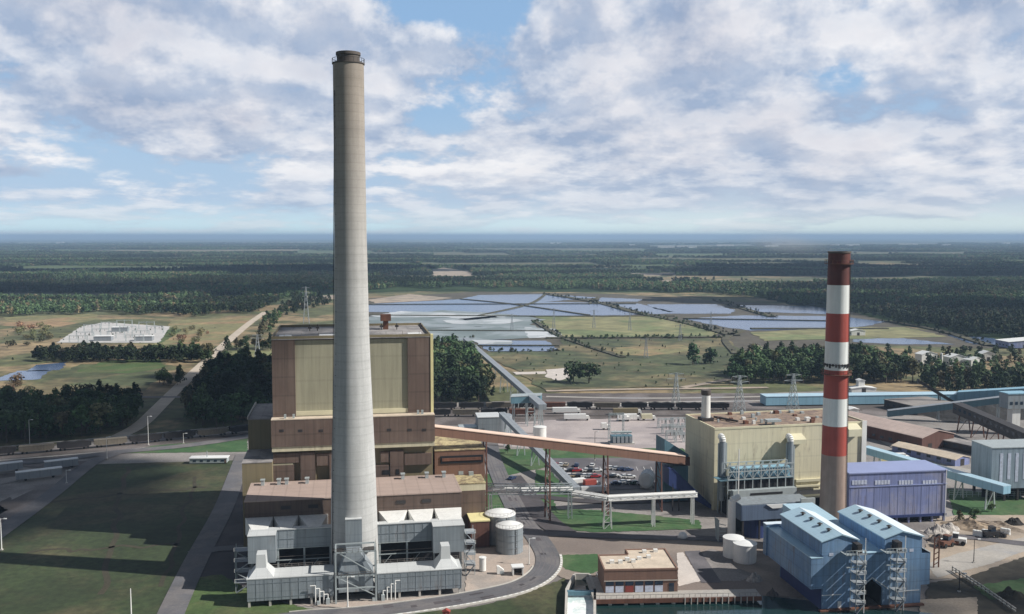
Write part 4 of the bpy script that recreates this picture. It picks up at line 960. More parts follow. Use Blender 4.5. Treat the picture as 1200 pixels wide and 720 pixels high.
# small trailer office at the top of the field
T = Thing('site_office', 'low white trailer office at the top edge of the dark grass field', 'trailer', at(245, 543, 4, .6)); T.fr.O.z = 0; T.off = (0, 0, .6); T.o.location.z = .6
T.box('body', 'pale_steel', -8, 8, -1.5, 3, 1.0, 3.0); T.box('roof', 'white_roof', -8.3, 8.3, -1.8, 3.3, 3.0, 3.3)
for i in range(5): T.box('window', 'glass_dark', -6.5 + i * 3, -5.2 + i * 3, -1.58, -1.51, 1.6, 2.4)
T.box('door', 'brown_clad', 7, 7.8, -1.58, -1.51, 1, 2.7); T.box('antenna', 'pale_steel', -1, -.7, 0, .3, 3.3, 6)
for u, v, L_, lab in ((46, 561, 17, 'long green-grey trailer parked in the dark yard at left'), (72, 549, 13, 'white-topped trailer behind the long green-grey one'), (8, 553, 12, 'pale trailer at the left edge of the dark yard')):
    T = Thing('trailer', lab, 'trailer', at(u, v, 32, .6)); T.fr.O.z = 0; T.off = (0, 0, .6); T.o.location.z = .6
    T.box('body', 'conv_grey', -L_ / 2, L_ / 2, -1.6, 1.6, 1.5, 4.2); T.box('roof', 'silver_roof', -L_ / 2 - .1, L_ / 2 + .1, -1.7, 1.7, 4.2, 4.45)
    for s_ in (-1, 1): T.mb().tube((s_ * L_ * .3, -1.5, 1.1), (s_ * L_ * .3, 1.5, 1.1), .5, .5, 12).build('wheel', 'tyre', T.o)
    T.box('door', 'white_paint', L_ / 2, L_ / 2 + .06, -.6, .6, 1.6, 3.8)

# brown inclined conveyor with its trestles
def gallery(name, label, P, Q, w_, h, mt, roof, cat='conveyor', rt=.25, posts=(), pm='dark_steel', pw=1.6, posth=None, sills=0):
    P = Vector(P); Q = Vector(Q); d = Q - P; th = math.atan2(d.y, d.x); fr = unit(P.x, P.y, 0, th); L = math.hypot(d.x, d.y); T = Thing(name, label, cat, fr, 0, 0, None, 0)
    z0, z1 = P.z, Q.z
    def pr_(a, b, c_, e, x0=0, x1=L): 
        za, zb = z0 + (z1 - z0) * x0 / L, z0 + (z1 - z0) * x1 / L
        return T.mb().add([(x0, a, za + c_), (x1, a, zb + c_), (x1, b, zb + c_), (x0, b, za + c_), (x0, a, za + e), (x1, a, zb + e), (x1, b, zb + e), (x0, b, za + e)], [(0, 3, 2, 1), (4, 5, 6, 7), (0, 1, 5, 4), (1, 2, 6, 5), (2, 3, 7, 6), (3, 0, 4, 7)])
    pr_(-w_ / 2, w_ / 2, 0, h).build('gallery', mt, T.o); pr_(-w_ / 2 - .2, w_ / 2 + .2, h, h + rt).build('roof', roof, T.o)
    for f in posts:
        x = L * f; zz = z0 + (z1 - z0) * f; m_ = T.mb(); zb = posth if posth is not None else .5
        for s_ in (-1, 1): m_.bar((x, s_ * w_ * .45 * 1.5, zb), (x, s_ * w_ * .45, zz), .45)
        n = max(1, int((zz - zb) / 6))
        for i in range(n):
            a, b = zb + (zz - zb) * i / n, zb + (zz - zb) * (i + 1) / n; m_.bar((x, -w_ * .6, a), (x, w_ * .6, b), .2); m_.bar((x, -w_ * .55, b), (x, w_ * .55, b), .25)
        m_.build('trestle', pm, T.o)
    if sills:
        for i in range(sills):
            f = (i + .5) / sills; pr_(-w_ / 2 - .06, -w_ / 2 - .01, h * .45, h * .75, L * f - L / sills * .25, L * f + L / sills * .25).build('window_strip', 'glass_dark', T.o)
    return T
P0 = A.w(*[A.px(508, 505, 58)[0], 58], A.px(508, 509, 58)[1])
e = G(800, 540, 18); 
gallery('coal_conveyor', 'long brown enclosed conveyor rising from the teal transfer house to the boiler house', (P0.x - 2, P0.y, P0.z), (e.x, e.y, 17), 4.2, 3.0, 'conv_brown', 'conv_pink', posts=(.21, .45, .68, .9), pm='brick_dark')
# two long grey conveyors and the transfer house
a = G(545, 398, 6); b = G(636, 478, 16)
gallery('ash_conveyor', 'long grey conveyor coming in from the ash ponds', (a.x, a.y, 5), (b.x, b.y, 15), 3.8, 2.4, 'conv_grey', 'conv_grey', posts=(.3, .5, .65, .76, .84, .91, .97), pm='pale_steel')
a = G(588, 486, 14); b = G(676, 578, 1.5)
gallery('ash_conveyor', 'grey conveyor passing down beneath the brown one to the car park', (a.x, a.y, 13), (b.x, b.y, 1.5), 2.8, 2.0, 'conv_grey', 'conv_grey', posts=(.1, .3, .5, .7, .85), pm='pale_steel')
T = Thing('transfer_house', 'pale green flat transfer house joining the two grey conveyors', 'transfer house', unit(*G(615, 500, 0).xy, 0, R(8)), 0, 0, None, .5)
T.fr = None; T.mb().slab([(-8, -4), (8, -2), (10, 5), (-6, 4)], 13, 16.5).build('deck_house', 'teal_clad', T.o); T.mb().slab([(-8.2, -4.2), (8.2, -2.2), (10.2, 5.2), (-6.2, 4.2)], 16.5, 16.8).build('roof', 'pale_steel', T.o)
for x in (-6, 1, 8):
    for y in (-3, 3): T.box('leg', 'pale_steel', x - .25, x + .25, y - .25, y + .25, .5, 13)
T = Thing('pump_house', 'bluish grey box building with a curved front, behind the brown conveyor', 'building', at(577, 518, 8)); T.off = (0, 0, .5); T.o.location.z = .5
T.box('wall', 'silver_clad', -7, 4, 0, 12, .5, 12); T.mb().rev(5, 6, [(5.5, .5), (5.5, 12)], 28).build('drum', 'conv_grey', T.o); T.box('roof', 'silver_roof', -7.2, 4.2, -.2, 12.2, 12, 12.3); T.box('annex', 'pale_steel', -16, -7.1, 2, 10, .5, 7)

# pipe bridges
def bridge(label, pts, z, wid, dep, legs, mt='pale_steel', pipes=3):
    p0 = pts[0]; T = Thing('pipe_bridge', label, 'pipe bridge', unit(p0.x, p0.y, 0), 0, 0, None, .5); tr = T.mb(); pp = T.mb(); lg = None
    for a, b in zip(pts, pts[1:]):
        a = a - p0; b = b - p0; d = (b - a).normalized(); s_ = Vector((-d.y, d.x, 0)) * wid / 2; L = (b - a).length; n = max(2, int(L / 4))
        for sg in (-1, 1):
            for zz in (z - dep / 2, z + dep / 2): tr.bar(a + s_ * sg + Vector((0, 0, zz)), b + s_ * sg + Vector((0, 0, zz)), .3)
            for i in range(n):
                q0 = a.lerp(b, i / n) + s_ * sg; q1 = a.lerp(b, (i + 1) / n) + s_ * sg
                tr.bar(q0 + Vector((0, 0, z - dep / 2)), q0 + Vector((0, 0, z + dep / 2)), .22); tr.bar(q0 + Vector((0, 0, z - dep / 2)), q1 + Vector((0, 0, z + dep / 2)), .18)
        for i in range(pipes):
            o_ = s_ * (-.7 + 1.4 * i / max(1, pipes - 1)) + Vector((0, 0, z + (.3 if i % 2 else -.2))); pp.tube(a + o_, b + o_, .38, .38, 8)
    tr.build('truss', mt, T.o); pp.build('pipe', 'white_roof', T.o)
    for (P, k) in legs:
        P = P - p0; m_ = T.mb()
        for sx in (-k, k):
            for sy in (-wid / 2, wid / 2): m_.bar((P.x + sx * 1.15, P.y + sy, .5), (P.x + sx * .8, P.y + sy, z - dep / 2), .34)
        for i in range(4):
            a, b = .5 + (z - dep / 2) * i / 4, .5 + (z - dep / 2 - .5) * (i + 1) / 4; m_.bar((P.x - k, P.y - wid / 2, a), (P.x + k, P.y - wid / 2, b), .18); m_.bar((P.x - k, P.y - wid / 2, b), (P.x + k, P.y - wid / 2, b), .18)
        m_.build('trestle', mt, T.o)
    return T
q = [G(546, 576, 10), G(610, 577, 10), G(671, 576, 10)]
q = [Vector((v.x, v.y, 0)) for v in q]
bridge('pale truss pipe bridge running right from the brown wing, above the dark road', q, 11, 3, 3, [(q[0] + Vector((1, 0, 0)), .4), (Vector((G(575, 575, 10).x, q[1].y, 0)), .4), (Vector((G(643, 576, 10).x, q[2].y, 0)), .6), (Vector((G(668, 576, 10).x, q[2].y, 0)), .6)])
q2 = [G(672, 578, 11), G(712, 584, 11), G(816, 579, 11)]; q2 = [Vector((v.x, v.y, 0)) for v in q2]
bridge('second white pipe bridge, in front of the car park, ending at the cream building', q2, 11, 2.4, 1.3, [(q2[1], 1.2), (Vector((G(765, 580, 11).x, (q2[1].y + q2[2].y) / 2, 0)), .35), (Vector((G(811, 578, 11).x, q2[2].y, 0)), .3)], 'white_paint', 4)

# intake house with channel
I = Fr(705, 706, 3)
T = Thing('intake_house', 'flat-roofed brick intake house with pale shutters beside the water', 'building', I, 0, 0, None, .8)
zr = 9.2; zq = 2.6
x0, x1 = I.px(708, 690, 0)[0], I.px(794, 690, 0)[0]
zt = I.px(740, 669, 0)[1]; D1 = I.pz(700, 652, zt)[1]; D2 = I.pz(760, 645, zt)[1]
xm = I.px(741, 664, 4)[0]
T.mb().box(x0, xm, 0, D1, zq, zt).box(xm, x1, 0, D2, zq, zt + .0).build('wall', 'brick', T.o)
pa = T.mb()
pa.box(x0 - .1, x1 + .1, -.1, .3, zt, zt + .5).box(x0 - .1, x0 + .3, .31, D1, zt, zt + .5).box(x1 - .3, x1 + .1, .31, D2, zt, zt + .5).box(xm, x1 - .31, D2 - .4, D2, zt, zt + .5).box(x0 + .31, xm, D1 - .4, D1, zt, zt + .5).box(xm, xm + .35, D1, D2 - .41, zt, zt + .7)
pa.build('parapet', 'brick', T.o)
T.mb().box(x0 + .31, xm, .31, D1 - .41, zt + .002, zt + .2).box(xm + .001, x1 - .31, .31, D2 - .41, zt + .002, zt + .26).build('roof', 'roof_tan', T.o)
for u, v in ((717, 661), (735, 658), (727, 661), (760, 655), (755, 649), (768, 648), (749, 657), (742, 660)):
    x, y = I.pz(u, v, zt); T.mb().box(x - .6, x + .6, y - .5, y + .5, zt + .2, zt + 1.1).build('roof_hatch', 'white_paint', T.o)
gl, gh = I.px(740, 697, 0)[1], I.px(740, 681, 0)[1]
n = 6
for i in range(n):
    a = x0 + .4 + (x1 - x0 - 4) * i / n; b = a + (x1 - x0 - 4) / n - .5
    T.box('shutter' if i not in (2, ) else 'red_door', 'window_pale' if i != 2 else 'red_door', a, b, -.12, -.003, zq + .1, gh - 1.4)
    T.box('window', 'glass_dark', a, b, -.10, -.003, gh - 1.2, gh - .1)
T.box('side_door', 'glass_dark', x1 - 2.4, x1 - 1.0, -.1, -.003, zq + .1, gh - .8)
T.box('string_course', 'kerb', x0 - .06, x1 + .06, -.2, -.102, gh, gh + .2)
T.box('deck', 'concrete', x0 - 3.5, x1 + 22, -4.5, -.01, zq - .8, zq)
T.box('side_terrace', 'concrete', x0 - 3.5, x0 - .01, 0, D1, zq - .8, zq)
T.box('foundation', 'concrete', x0 + .02, x1 - .02, .02, D2 - .3, .8, zq - .01)
T.box('quay_wall', 'concrete', x1 + .01, x1 + 22, -.01, .8, .8, zq)
T.box('deck_edge', 'rust', x0 - 3.6, x1 + 22.1, -4.7, -4.51, zq - 1.2, zq + .02)
for i in range(5):
    x = x0 + 1 + i * (x1 - x0 - 3) / 4; T.box('pier', 'kerb', x - .45, x + .45, -4.3, -3.4, .8, zq - .81)
T.box('dark_intake', 'shade_black', x0 - 3, x1 + 20, -2.4, -2.2, .8, zq - .81)
for i in range(12):
    x = x1 + 1 + i * 1.7; T.mb().bar((x, -4.7, .8), (x, -4.7, zq), .25).build('fender_pile', 'kerb', T.o)
hr = T.mb(); hr.bar((x0 - 3.4, -4.4, zq + 1), (x1 + 21, -4.4, zq + 1), .08)
for i in range(30): x = x0 - 3.4 + i * (x1 + 24 - x0) / 29; hr.bar((x, -4.4, zq), (x, -4.4, zq + 1), .08)
hr.build('handrail', 'rail_steel', T.o)
# outfall channel
T = Thing('outfall_channel', 'concrete outfall channel full of white foaming water, left of the intake house', 'channel', at(680, 700, 0), 0, 0, None, .8)
T.fr.O.z = 0; O_ = T.fr.O
def W(u, v, z=2.6): p = G(u, v, z) - O_; return p.x, p.y
Lw = [W(673, 673), W(664, 690), W(663, 730), W(661, 780)]; Rw = [W(691, 673), W(697, 690), W(697, 730), W(699, 780)]
for ws, s_ in ((Lw, -1), (Rw, 1)):
    m_ = T.mb()
    for a, b in zip(ws, ws[1:]):
        a2 = Vector((*a, 0)); b2 = Vector((*b, 0)); m_.bar(a2 + Vector((0, 0, 1.7)), b2 + Vector((0, 0, 1.7)), .7, 1.8)
    m_.build('side_wall', 'kerb', T.o)
m_ = T.mb().box(Lw[0][0], Rw[0][0], Lw[0][1], Lw[0][1] + .6, .8, 2.7); m_.build('head_wall', 'kerb', T.o)
T.mb().box(W(665, 693)[0], W(696, 693)[0], W(680, 694)[1], W(680, 692)[1], 1.6, 2.7).build('weir_beam', 'teal_clad', T.o)
fl = MB(); pts = [G(*p, 1.0) for p in ((666, 694), (696, 694), (697, 760), (662, 760))]; fl.add([(p.x, p.y, 1.0) for p in pts], [(3, 2, 1, 0)]); struct('foaming_water', fl, 'foam')
fl = MB(); pts = [G(*p, .95) for p in ((674, 676), (690, 676), (696, 694), (666, 694))]; fl.add([(p.x, p.y, .95) for p in pts], [(3, 2, 1, 0)]); struct('water', fl, 'basin_water')
# ================================================================ RIGHT WORKS
# cream building
Cf = Fr(836, 600, 12)
T = Thing('generating_hall', 'big cream generating hall with a gravelly brown roof, behind the striped chimney', 'power station building', Cf, 0, 0, None, .5)
zt = Cf.px(836, 504, 0)[1]; xr = Cf.px(1014, 500, 0)[0]; dB = 27
T.box('wall', 'cream_clad', 0, xr, 0, dB, .5, zt); T.box('roof', 'gravel_roof', .4, xr - .4, .4, dB - .4, zt + .003, zt + .3)
pa = T.mb(); pa.box(-.15, xr + .15, -.15, .39, zt, zt + .7).box(-.15, xr + .15, dB - .39, dB + .15, zt, zt + .7).box(-.15, .39, .391, dB - .391, zt, zt + .7).box(xr - .39, xr + .15, .391, dB - .391, zt, zt + .7); pa.build('parapet', 'cream_trim', T.o)
T.mb().box(xr - 1.6, xr + .3, -.6, -.16, .5, zt + .9).build('corner_pilaster', 'white_paint', T.o)
rr = random.Random(3)
for i in range(34):
    x = rr.uniform(6, xr - 3); y = rr.uniform(2, dB - 2); h = rr.uniform(.5, 1.5); s_ = rr.uniform(.3, .9); T.mb().box(x - s_, x + s_, y - s_, y + s_, zt + .3, zt + .3 + h).build('roof_unit', rr.choice(['white_paint', 'pale_steel', 'rust', 'pale_steel']), T.o)
x, y = Cf.pz(906, 499, zt); T.mb().box(x - 3, x + 2.5, y - 1.5, y + 1.5, zt + 1.6, zt + 2.4).box(x - .4, x + .4, y - .4, y + .4, zt + .3, zt + 1.6).build('penthouse', 'pale_steel', T.o)
pp = T.mb(); x, y = Cf.pz(842, 494, zt); pp.bar((x, y + 4, zt + 1), (x + 5, y - 6, zt + 1), .7); pp.build('roof_duct', 'dark_steel', T.o)
# boxes hanging on the front
for u0, u1, v0, v1 in ((929, 944, 512, 522), (994, 1009, 500, 513)):
    a, b, c_, d_ = rect(u0, v0, u1, v1, -3, Cf); T.mb().add([(a, -3.6, c_ + .5), (b, -3.6, c_ + .5), (b, -.01, c_), (a, -.01, c_), (a, -3.6, d_ - 1), (b, -3.6, d_ - 1), (b, -.01, d_ + .6), (a, -.01, d_ + .6)], [(0, 3, 2, 1), (4, 5, 6, 7), (0, 1, 5, 4), (1, 2, 6, 5), (2, 3, 7, 6), (3, 0, 4, 7)]).build('fan_housing', 'cream_trim', T.o)
for u0, u1, v0, v1 in ((932, 962, 561, 564), (932, 962, 568, 570), (952, 962, 572, 582)):
    a, b, c_, d_ = rect(u0, v0, u1, v1, 0, Cf); T.box('ledge', 'cream_trim', a, b, -.8, -.01, c_, d_)
# white boiler stack on the roof corner
fr_ = Cf; x, y = Cf.pz(827, 494, zt)
T = Thing('roof_stack', 'short grey-white stack with a black top on the corner of the cream hall', 'stack', Cf, x, y, None, zt + .31)
h2 = HT(Cf.w(x, y), 463); h3 = HT(Cf.w(x, y), 457)
T.mb().rev(x, y, [(1.75, zt + 1.6), (1.6, h2)], 24).build('shaft', 'white_paint', T.o); T.mb().rev(x, y, [(1.7, h2), (1.9, h2 + .6), (1.9, h3), (1.4, h3)], 24).build('cap', 'soot', T.o)
T.mb().box(x - 2.4, x + 2.4, y - 2, y + 2, zt + .31, zt + 1.6).build('plinth', 'dark_steel', T.o)
# ducts standing in front
for (u, v0, v1, lab) in ((846, 516, 560, 'left grey downcomer duct on the face of the cream hall'), (925, 516, 572, 'right grey downcomer duct with a rounded elbow on the face of the cream hall')):
    T = Thing('downcomer_duct', lab, 'duct', Cf, Cf.px(u, v1, -3)[0], -3, None, .5); x, zl_ = Cf.px(u, v1, -3); zu = Cf.px(u, v0, -3)[1]
    T.mb().tube((x, -3, 5), (x, -3, zu - .5), 1.15, 1.15, 18).build('pipe', 'silver_clad', T.o); e_ = T.mb()
    for i in range(5):
        a, b = i * math.pi / 10, (i + 1) * math.pi / 10; e_.tube((x, -1.4 - 1.6 * math.cos(a), zu - .5 + 1.6 * math.sin(a)), (x, -1.4 - 1.6 * math.cos(b), zu - .5 + 1.6 * math.sin(b)), 1.18, 1.18, 18)
    e_.build('elbow', 'white_roof', T.o)
    T.mb().box(x + 1.3, x + 1.7, -3.3, -2.9, .5, zu - 1).box(x - 1.7, x - 1.3, -3.3, -2.9, .5, zu - 1).build('guide_rail', 'pale_steel', T.o)
# steel structure in front of the cream building
T = Thing('fan_deck', 'pale blue-grey steel deck with bracing and dark bays, in front of the cream hall', 'steel structure', Cf, Cf.px(885, 600, -8)[0], -8, None, .5)
y = -9; x0, x1 = Cf.px(853, 560, y)[0], Cf.px(930, 560, y)[0]; za, zb, zc, zd = [Cf.px(885, v, y)[1] for v in (561, 552, 545, 573)]
m_ = T.mb(); n = 8
for i in range(n + 1):
    x = x0 + (x1 - x0) * i / n
    for yy in (y, y + 5): m_.bar((x, yy, .5), (x, yy, zc), .3)
for i in range(n):
    xa, xb = x0 + (x1 - x0) * i / n, x0 + (x1 - x0) * (i + 1) / n; m_.bar((xa, y, za), (xb, y, zc), .22).bar((xb, y, za), (xa, y, zc), .22).bar((xa, y + 5, za), (xb, y + 5, zc), .2)
for z in (za, zb, zc, zd): m_.bar((x0, y, z), (x1, y, z), .35).bar((x0, y + 5, z), (x1, y + 5, z), .3)
m_.build('frame', 'pale_steel', T.o)
T.box('deck', 'teal_clad', x0 - 3, x1, y - .2, y + 6, za - .3, za - .16); T.box('upper_plenum', 'conv_blue', x0 + 3, x1 - 1, y + 1, y + 5.5, za + .2, zb + .8)
T.box('dark_bay', 'shade_black', x0, x1, y + .6, y + .9, zd, za - .32)
T.box('lower_casing', 'pale_steel', x0 + 1.5, x1 + .5, y - 1.5, y + 1, Cf.px(885, 582, y)[1], zd); T.box('slot', 'shade_black', x0 + 8, x1 - 5, y - 1.6, y - 1.51, Cf.px(885, 579, y)[1], Cf.px(885, 576.5, y)[1])
T.box('roof_edge', 'cream_trim', x0 + 10, xr * .72, y - 2, y + .5, Cf.px(885, 584, y)[1] - .6, Cf.px(885, 584, y)[1])
T.box('undercroft', 'shade_black', x0 + 1, xr - 3, y - 1, -.3, .5, Cf.px(885, 585, y)[1] - .5)
T.box('light_mast', 'white_paint', Cf.px(865.5, 560, y - 3)[0] - .15, Cf.px(865.5, 560, y - 3)[0] + .15, y - 3.2, y - 2.9, .5, Cf.px(865, 524, y)[1])
# navy duct house, drum and white riser between the hall and the bunkers
Nf = Fr(880, 640, 11)
T = Thing('duct_house', 'navy duct house with pale edges, between the cream hall and the blue bunkers', 'building', Nf, 0, 0, None, .5)
zt = Nf.px(890, 592, 4)[1]; x0, x1 = Nf.px(868, 600, 4)[0], Nf.px(952, 600, 4)[0]
T.box('casing', 'duct_blue', x0, x1, 4, 13, zt - 5, zt); T.box('casing_top', 'silver_clad', x0 + .3, x1, 4.2, 13, zt + .003, zt + .3)
T.mb().prism([(x0 + 9, zt), (x0 + 16, zt), (x0 + 14, zt - 1.3), (x0 + 11, zt - 1.3)], 3.6, 3.98).build('pale_hood', 'white_roof', T.o)
T.mb().prism([(x0 + 21, zt + 1.5), (x0 + 26, zt + 1.5), (x0 + 26, zt - 1), (x0 + 21, zt - 1)], 3.2, 3.98).build('pale_box', 'pale_steel', T.o)
xx = Nf.px(886, 610, 8)[0]; T.mb().rev(xx, 9, [(4.0, .5), (4.0, zt - 5.01)], 32).build('drum', 'navy_clad', T.o)
for i in range(5): x = x0 + 1 + i * (x1 - x0 - 2) / 4; T.mb().bar((x, 4.4, .5), (x, 4.4, zt - 5), .5).build('column', 'dark_steel', T.o)
T.box('painted_shade_back', 'shade_black', x0, x1, 13.2, 13.6, .5, zt - 5)  # black sheet paints the shade below the duct casing
xx = Nf.px(857.5, 600, 3)[0]; za = Nf.px(857, 583, 3)[1]
T = Thing('white_riser', 'tall greyish-white rounded riser left of the navy duct house', 'riser', Nf, xx, 3, None, .5)
T.mb().tube((xx, 3, 3), (xx, 3, za - 1), 1.3, 1.2, 18).build('pipe', 'white_paint', T.o); T.mb().tube((xx, 3, za - 1), (xx + 2.6, 3.3, za), 1.2, 1.0, 14).build('elbow', 'white_paint', T.o); T.mb().rev(xx, 3, [(1.7, .5), (1.7, 1.2), (1.3, 3)], 20).build('foot', 'pale_steel', T.o)
for k in range(4): T.mb().bar((xx - 4 + k * .2, 4 + k, .5), (xx - 4, 4 + k, 8), .3).bar((xx - 4, 4 + k, 3 + k), (xx - 1.5, 4, 3 + k), .2).build('brace', 'pale_steel', T.o)

# teal transfer house and navy sheds beside the hall
Tf = Fr(806, 603, 12)
T = Thing('transfer_tower', 'teal transfer tower with a sloping roof where the brown conveyor starts', 'transfer tower', Tf, -3, 16, None, .5)
yy = 14; a = Tf.px(779, 515, yy); b = Tf.px(779, 533, yy); c_ = Tf.px(808, 533, yy); d_ = Tf.px(806, 541, yy)
T.mb().prism([(a[0], b[1]), (a[0], a[1]), (c_[0] - .2, c_[1]), (d_[0] - .2, d_[1]), (a[0], b[1] - 3)], yy, yy + 9).build('upper_house', 'teal_clad', T.o)
a0 = Tf.px(778, 547, yy)[0]
T.mb().prism([(a0, .5), (a0, Tf.px(778, 548, yy)[1]), (c_[0] - .2, Tf.px(778, 548, yy)[1]), (c_[0] - .2, .5)], yy + .5, yy + 9).build('lower_house', 'teal_clad', T.o)
T.mb().prism([(a0 - .5, Tf.px(778, 541, yy)[1] - .4), (a0 - .5, Tf.px(778, 541, yy)[1] + 1.6), (c_[0] - .2, Tf.px(778, 541, yy)[1] + 1.3), (c_[0] - .2, Tf.px(778, 547, yy)[1])], yy - 1, yy + 8).build('conveyor_port', 'brick_dark', T.o)
T = Thing('inclined_gallery', 'navy blue inclined gallery sloping down in front of the teal tower to the cream hall', 'conveyor', Tf, -3, 8, None, .5)
y_ = 9; p1 = Tf.px(777, 545, y_); p2 = Tf.px(781, 545, y_); p3 = Tf.px(836, 600, y_ - 2); 
T.mb().prism([(p1[0], p1[1] - 6), (p1[0], p1[1]), (p2[0], p2[1]), (p3[0] - 1, p3[1] + 2), (p3[0] - 1, .6), (p3[0] - 3, .6)], 3, y_).build('casing', 'navy_clad', T.o)
T.mb().add([(p2[0], 2.8, p2[1] + .02), (p3[0] - 1, 2.8, p3[1] + 2.02), (p3[0] - 1, y_ + .1, p3[1] + 2.02), (p2[0], y_ + .1, p2[1] + .02), (p2[0], 2.8, p2[1] + .3), (p3[0] - 1, 2.8, p3[1] + 2.3), (p3[0] - 1, y_ + .1, p3[1] + 2.3), (p2[0], y_ + .1, p2[1] + .3)], [(0, 3, 2, 1), (4, 5, 6, 7), (0, 1, 5, 4), (1, 2, 6, 5), (2, 3, 7, 6), (3, 0, 4, 7)]).build('roof', 'navy_clad', T.o)
for f in (.1, .5): x = p1[0] + 1 + f * 6; T.mb().bar((x, 3.2, .5), (x, 3.2, p1[1] - 5 * (1 + f)), .4).build('leg', 'dark_steel', T.o)
T = Thing('horizontal_drum', 'short horizontal silver drum on saddles beside the navy gallery', 'tank', at(758, 573, 75), 0, 0, None, .6); T.off = (0, 0, .6)
T.mb().tube((-3.4, 0, 4.2), (3.4, 0, 4.2), 3.0, 3.0, 28).build('shell', 'silver_clad', T.o); T.mb().tube((-4.0, 0, 4.2), (-3.4, 0, 4.2), 1.9, 3.0, 28).tube((3.4, 0, 4.2), (4.0, 0, 4.2), 3.0, 1.9, 28).build('dished_end', 'white_roof', T.o)
for x in (-2, 2): T.box('saddle', 'kerb', x - .4, x + .4, -2.3, 2.3, .6, 2.4)
T = Thing('spherical_vessel', 'small pale dome on the verge at the edge of the hall shadow', 'tank', at(800, 630.5, 0, .7)); T.fr.O.z = 0; T.off = (0, 0, .7); T.o.location.z = .7
T.mb().rev(0, 0, [(1.3, .7), (1.5, 1.3), (1.3, 2.0), (.8, 2.5), (.1, 2.75)], 20).build('shell', 'white_roof', T.o); T.box('footing', 'kerb', -1.7, 1.7, -.8, .8, .6, .9)

# striped chimney
P = G(974.5, 646); Rf = unit(P.x, P.y, 0, R(9))
T = Thing('striped_chimney', 'red and white banded chimney right of the cream generating hall', 'chimney', Rf, 0, 0, None, .5)
rows = [(646, 620, 'stack_bare'), (620, 532, 'stack_bare'), (532, 498, 'stack_red'), (498, 466, 'stack_white'), (466, 433, 'stack_red'), (433, 400, 'stack_white'), (400, 367, 'stack_red'), (367, 334, 'stack_white'), (334, 297, 'stack_dark_red')]
ztot = HT(P, 297)
def rad(z): return 4.15 - (4.15 - 3.3) * min(1, z / ztot)
for k, (va, vb, mt) in enumerate(rows):
    if k == 0: continue
    za = .5 if k == 1 else HT(P, va); zb = HT(P, vb); n = 6
    T.mb().rev(0, 0, [(rad(za + (zb - za) * i / n), za + (zb - za) * i / n) for i in range(n + 1)], 48, caps=(k == 8)).build('shaft' if mt == 'stack_bare' else 'painted_band', mt, T.o)
T.mb().rev(0, 0, [(3.32, ztot), (3.5, ztot + .1), (3.5, ztot + .6), (2.7, ztot + .6), (2.7, ztot + .1)], 40).build('rim', 'soot', T.o)
z = HT(P, 427); r = rad(z); m_ = T.mb()
for i in range(24): a = i * math.pi / 12; m_.box(r * math.cos(a) * 1.01 - .25, r * math.cos(a) * 1.01 + .25, r * math.sin(a) * 1.01 - .25, r * math.sin(a) * 1.01 + .25, z - .3 - (i % 3) * .3, z + .4)
m_.rev(0, 0, [(r + .02, z - .1), (r + .12, z - .1), (r + .12, z + .15), (r + .02, z + .15)], 32, False); m_.build('lamp_ring', 'dark_steel', T.o)
for v in (438, 309):
    z = HT(P, v); r = rad(z); m_ = T.mb(); m_.rev(0, 0, [(r + .03, z - .15), (r + 1.0, z - .15), (r + 1.0, z), (r + .03, z)], 32, False)
    for i in range(20): a = i * math.pi / 10; b = a + math.pi / 10; m_.bar(((r + .95) * math.cos(a), (r + .95) * math.sin(a), z), ((r + .95) * math.cos(a), (r + .95) * math.sin(a), z + 1.1), .1).bar(((r + .95) * math.cos(a), (r + .95) * math.sin(a), z + 1.1), ((r + .95) * math.cos(b), (r + .95) * math.sin(b), z + 1.1), .1)
    m_.build('gallery_platform', 'rust', T.o)
m_ = T.mb()
for q_ in (0, .45): m_.bar((.64 * rad(3) + q_ + .1, -.78 * rad(3) + q_ * .84 - .12, 1), (.64 * rad(92) + q_ + .1, -.78 * rad(92) + q_ * .84 - .12, 92.5), .1)
for i in range(150): z = 3 + i * .6; r = rad(z) + .15; m_.bar((.64 * r, -.78 * r, z), (.64 * r + .45, -.78 * r + .38, z), .08)
m_.build('ladder', 'dark_steel', T.o)

# purple building
Pf = Fr(994, 618, 8)
T = Thing('purple_shed', 'purple ribbed building with a strip of pale windows behind the blue bunkers', 'building', Pf, 0, 0, None, .5)
zt = Pf.px(994, 556, 0)[1]; xr = Pf.px(1110, 552, 0)[0]; zf = Pf.px(1000, 606, 0)[1]
T.box('wall', 'purple_clad', 0, xr, 0, 14, zf, zt); T.box('roof', 'purple_roof', -.3, xr + .3, -.3, 14.2, zt, zt + .4)
z1 = Pf.px(1000, 571.5, 0)[1]; T.box('seam_flashing', 'purple_roof', -.05, xr + .05, -.22, -.003, z1, z1 + .25)
for u0, u1 in ((998, 1016), (1025, 1043), (1053, 1070), (1081, 1098)):
    a, b, c_, d_ = rect(u0, 563, u1, 568, 0, Pf); n = 5
    for i in range(n): T.box('window', 'window_pale', a + (b - a) * i / n + .12, a + (b - a) * (i + 1) / n - .12, -.12, -.003, c_, d_)
n = 13
for i in range(n): x = .6 + (xr - 1.2) * i / (n - 1); T.box('rib', 'purple_roof', x - .05, x + .05, -.06, -.003, zf + .2, z1 - .05)
for i in range(9): x = .4 + (xr - .8) * i / 8; T.box('column', 'purple_clad', x - .3, x + .3, .2, .9, .5, zf)
T.box('dark_undercroft', 'shade_black', .3, xr - .3, 3, 13.5, .5, zf); T.box('corner_pipe', 'white_paint', xr - .6, xr - .4, -.5, -.3, .5, zt + .5)
T.box('floor_beam', 'navy_clad', -.1, xr + .1, -.3, 0 - .003, zf - .9, zf - .01)

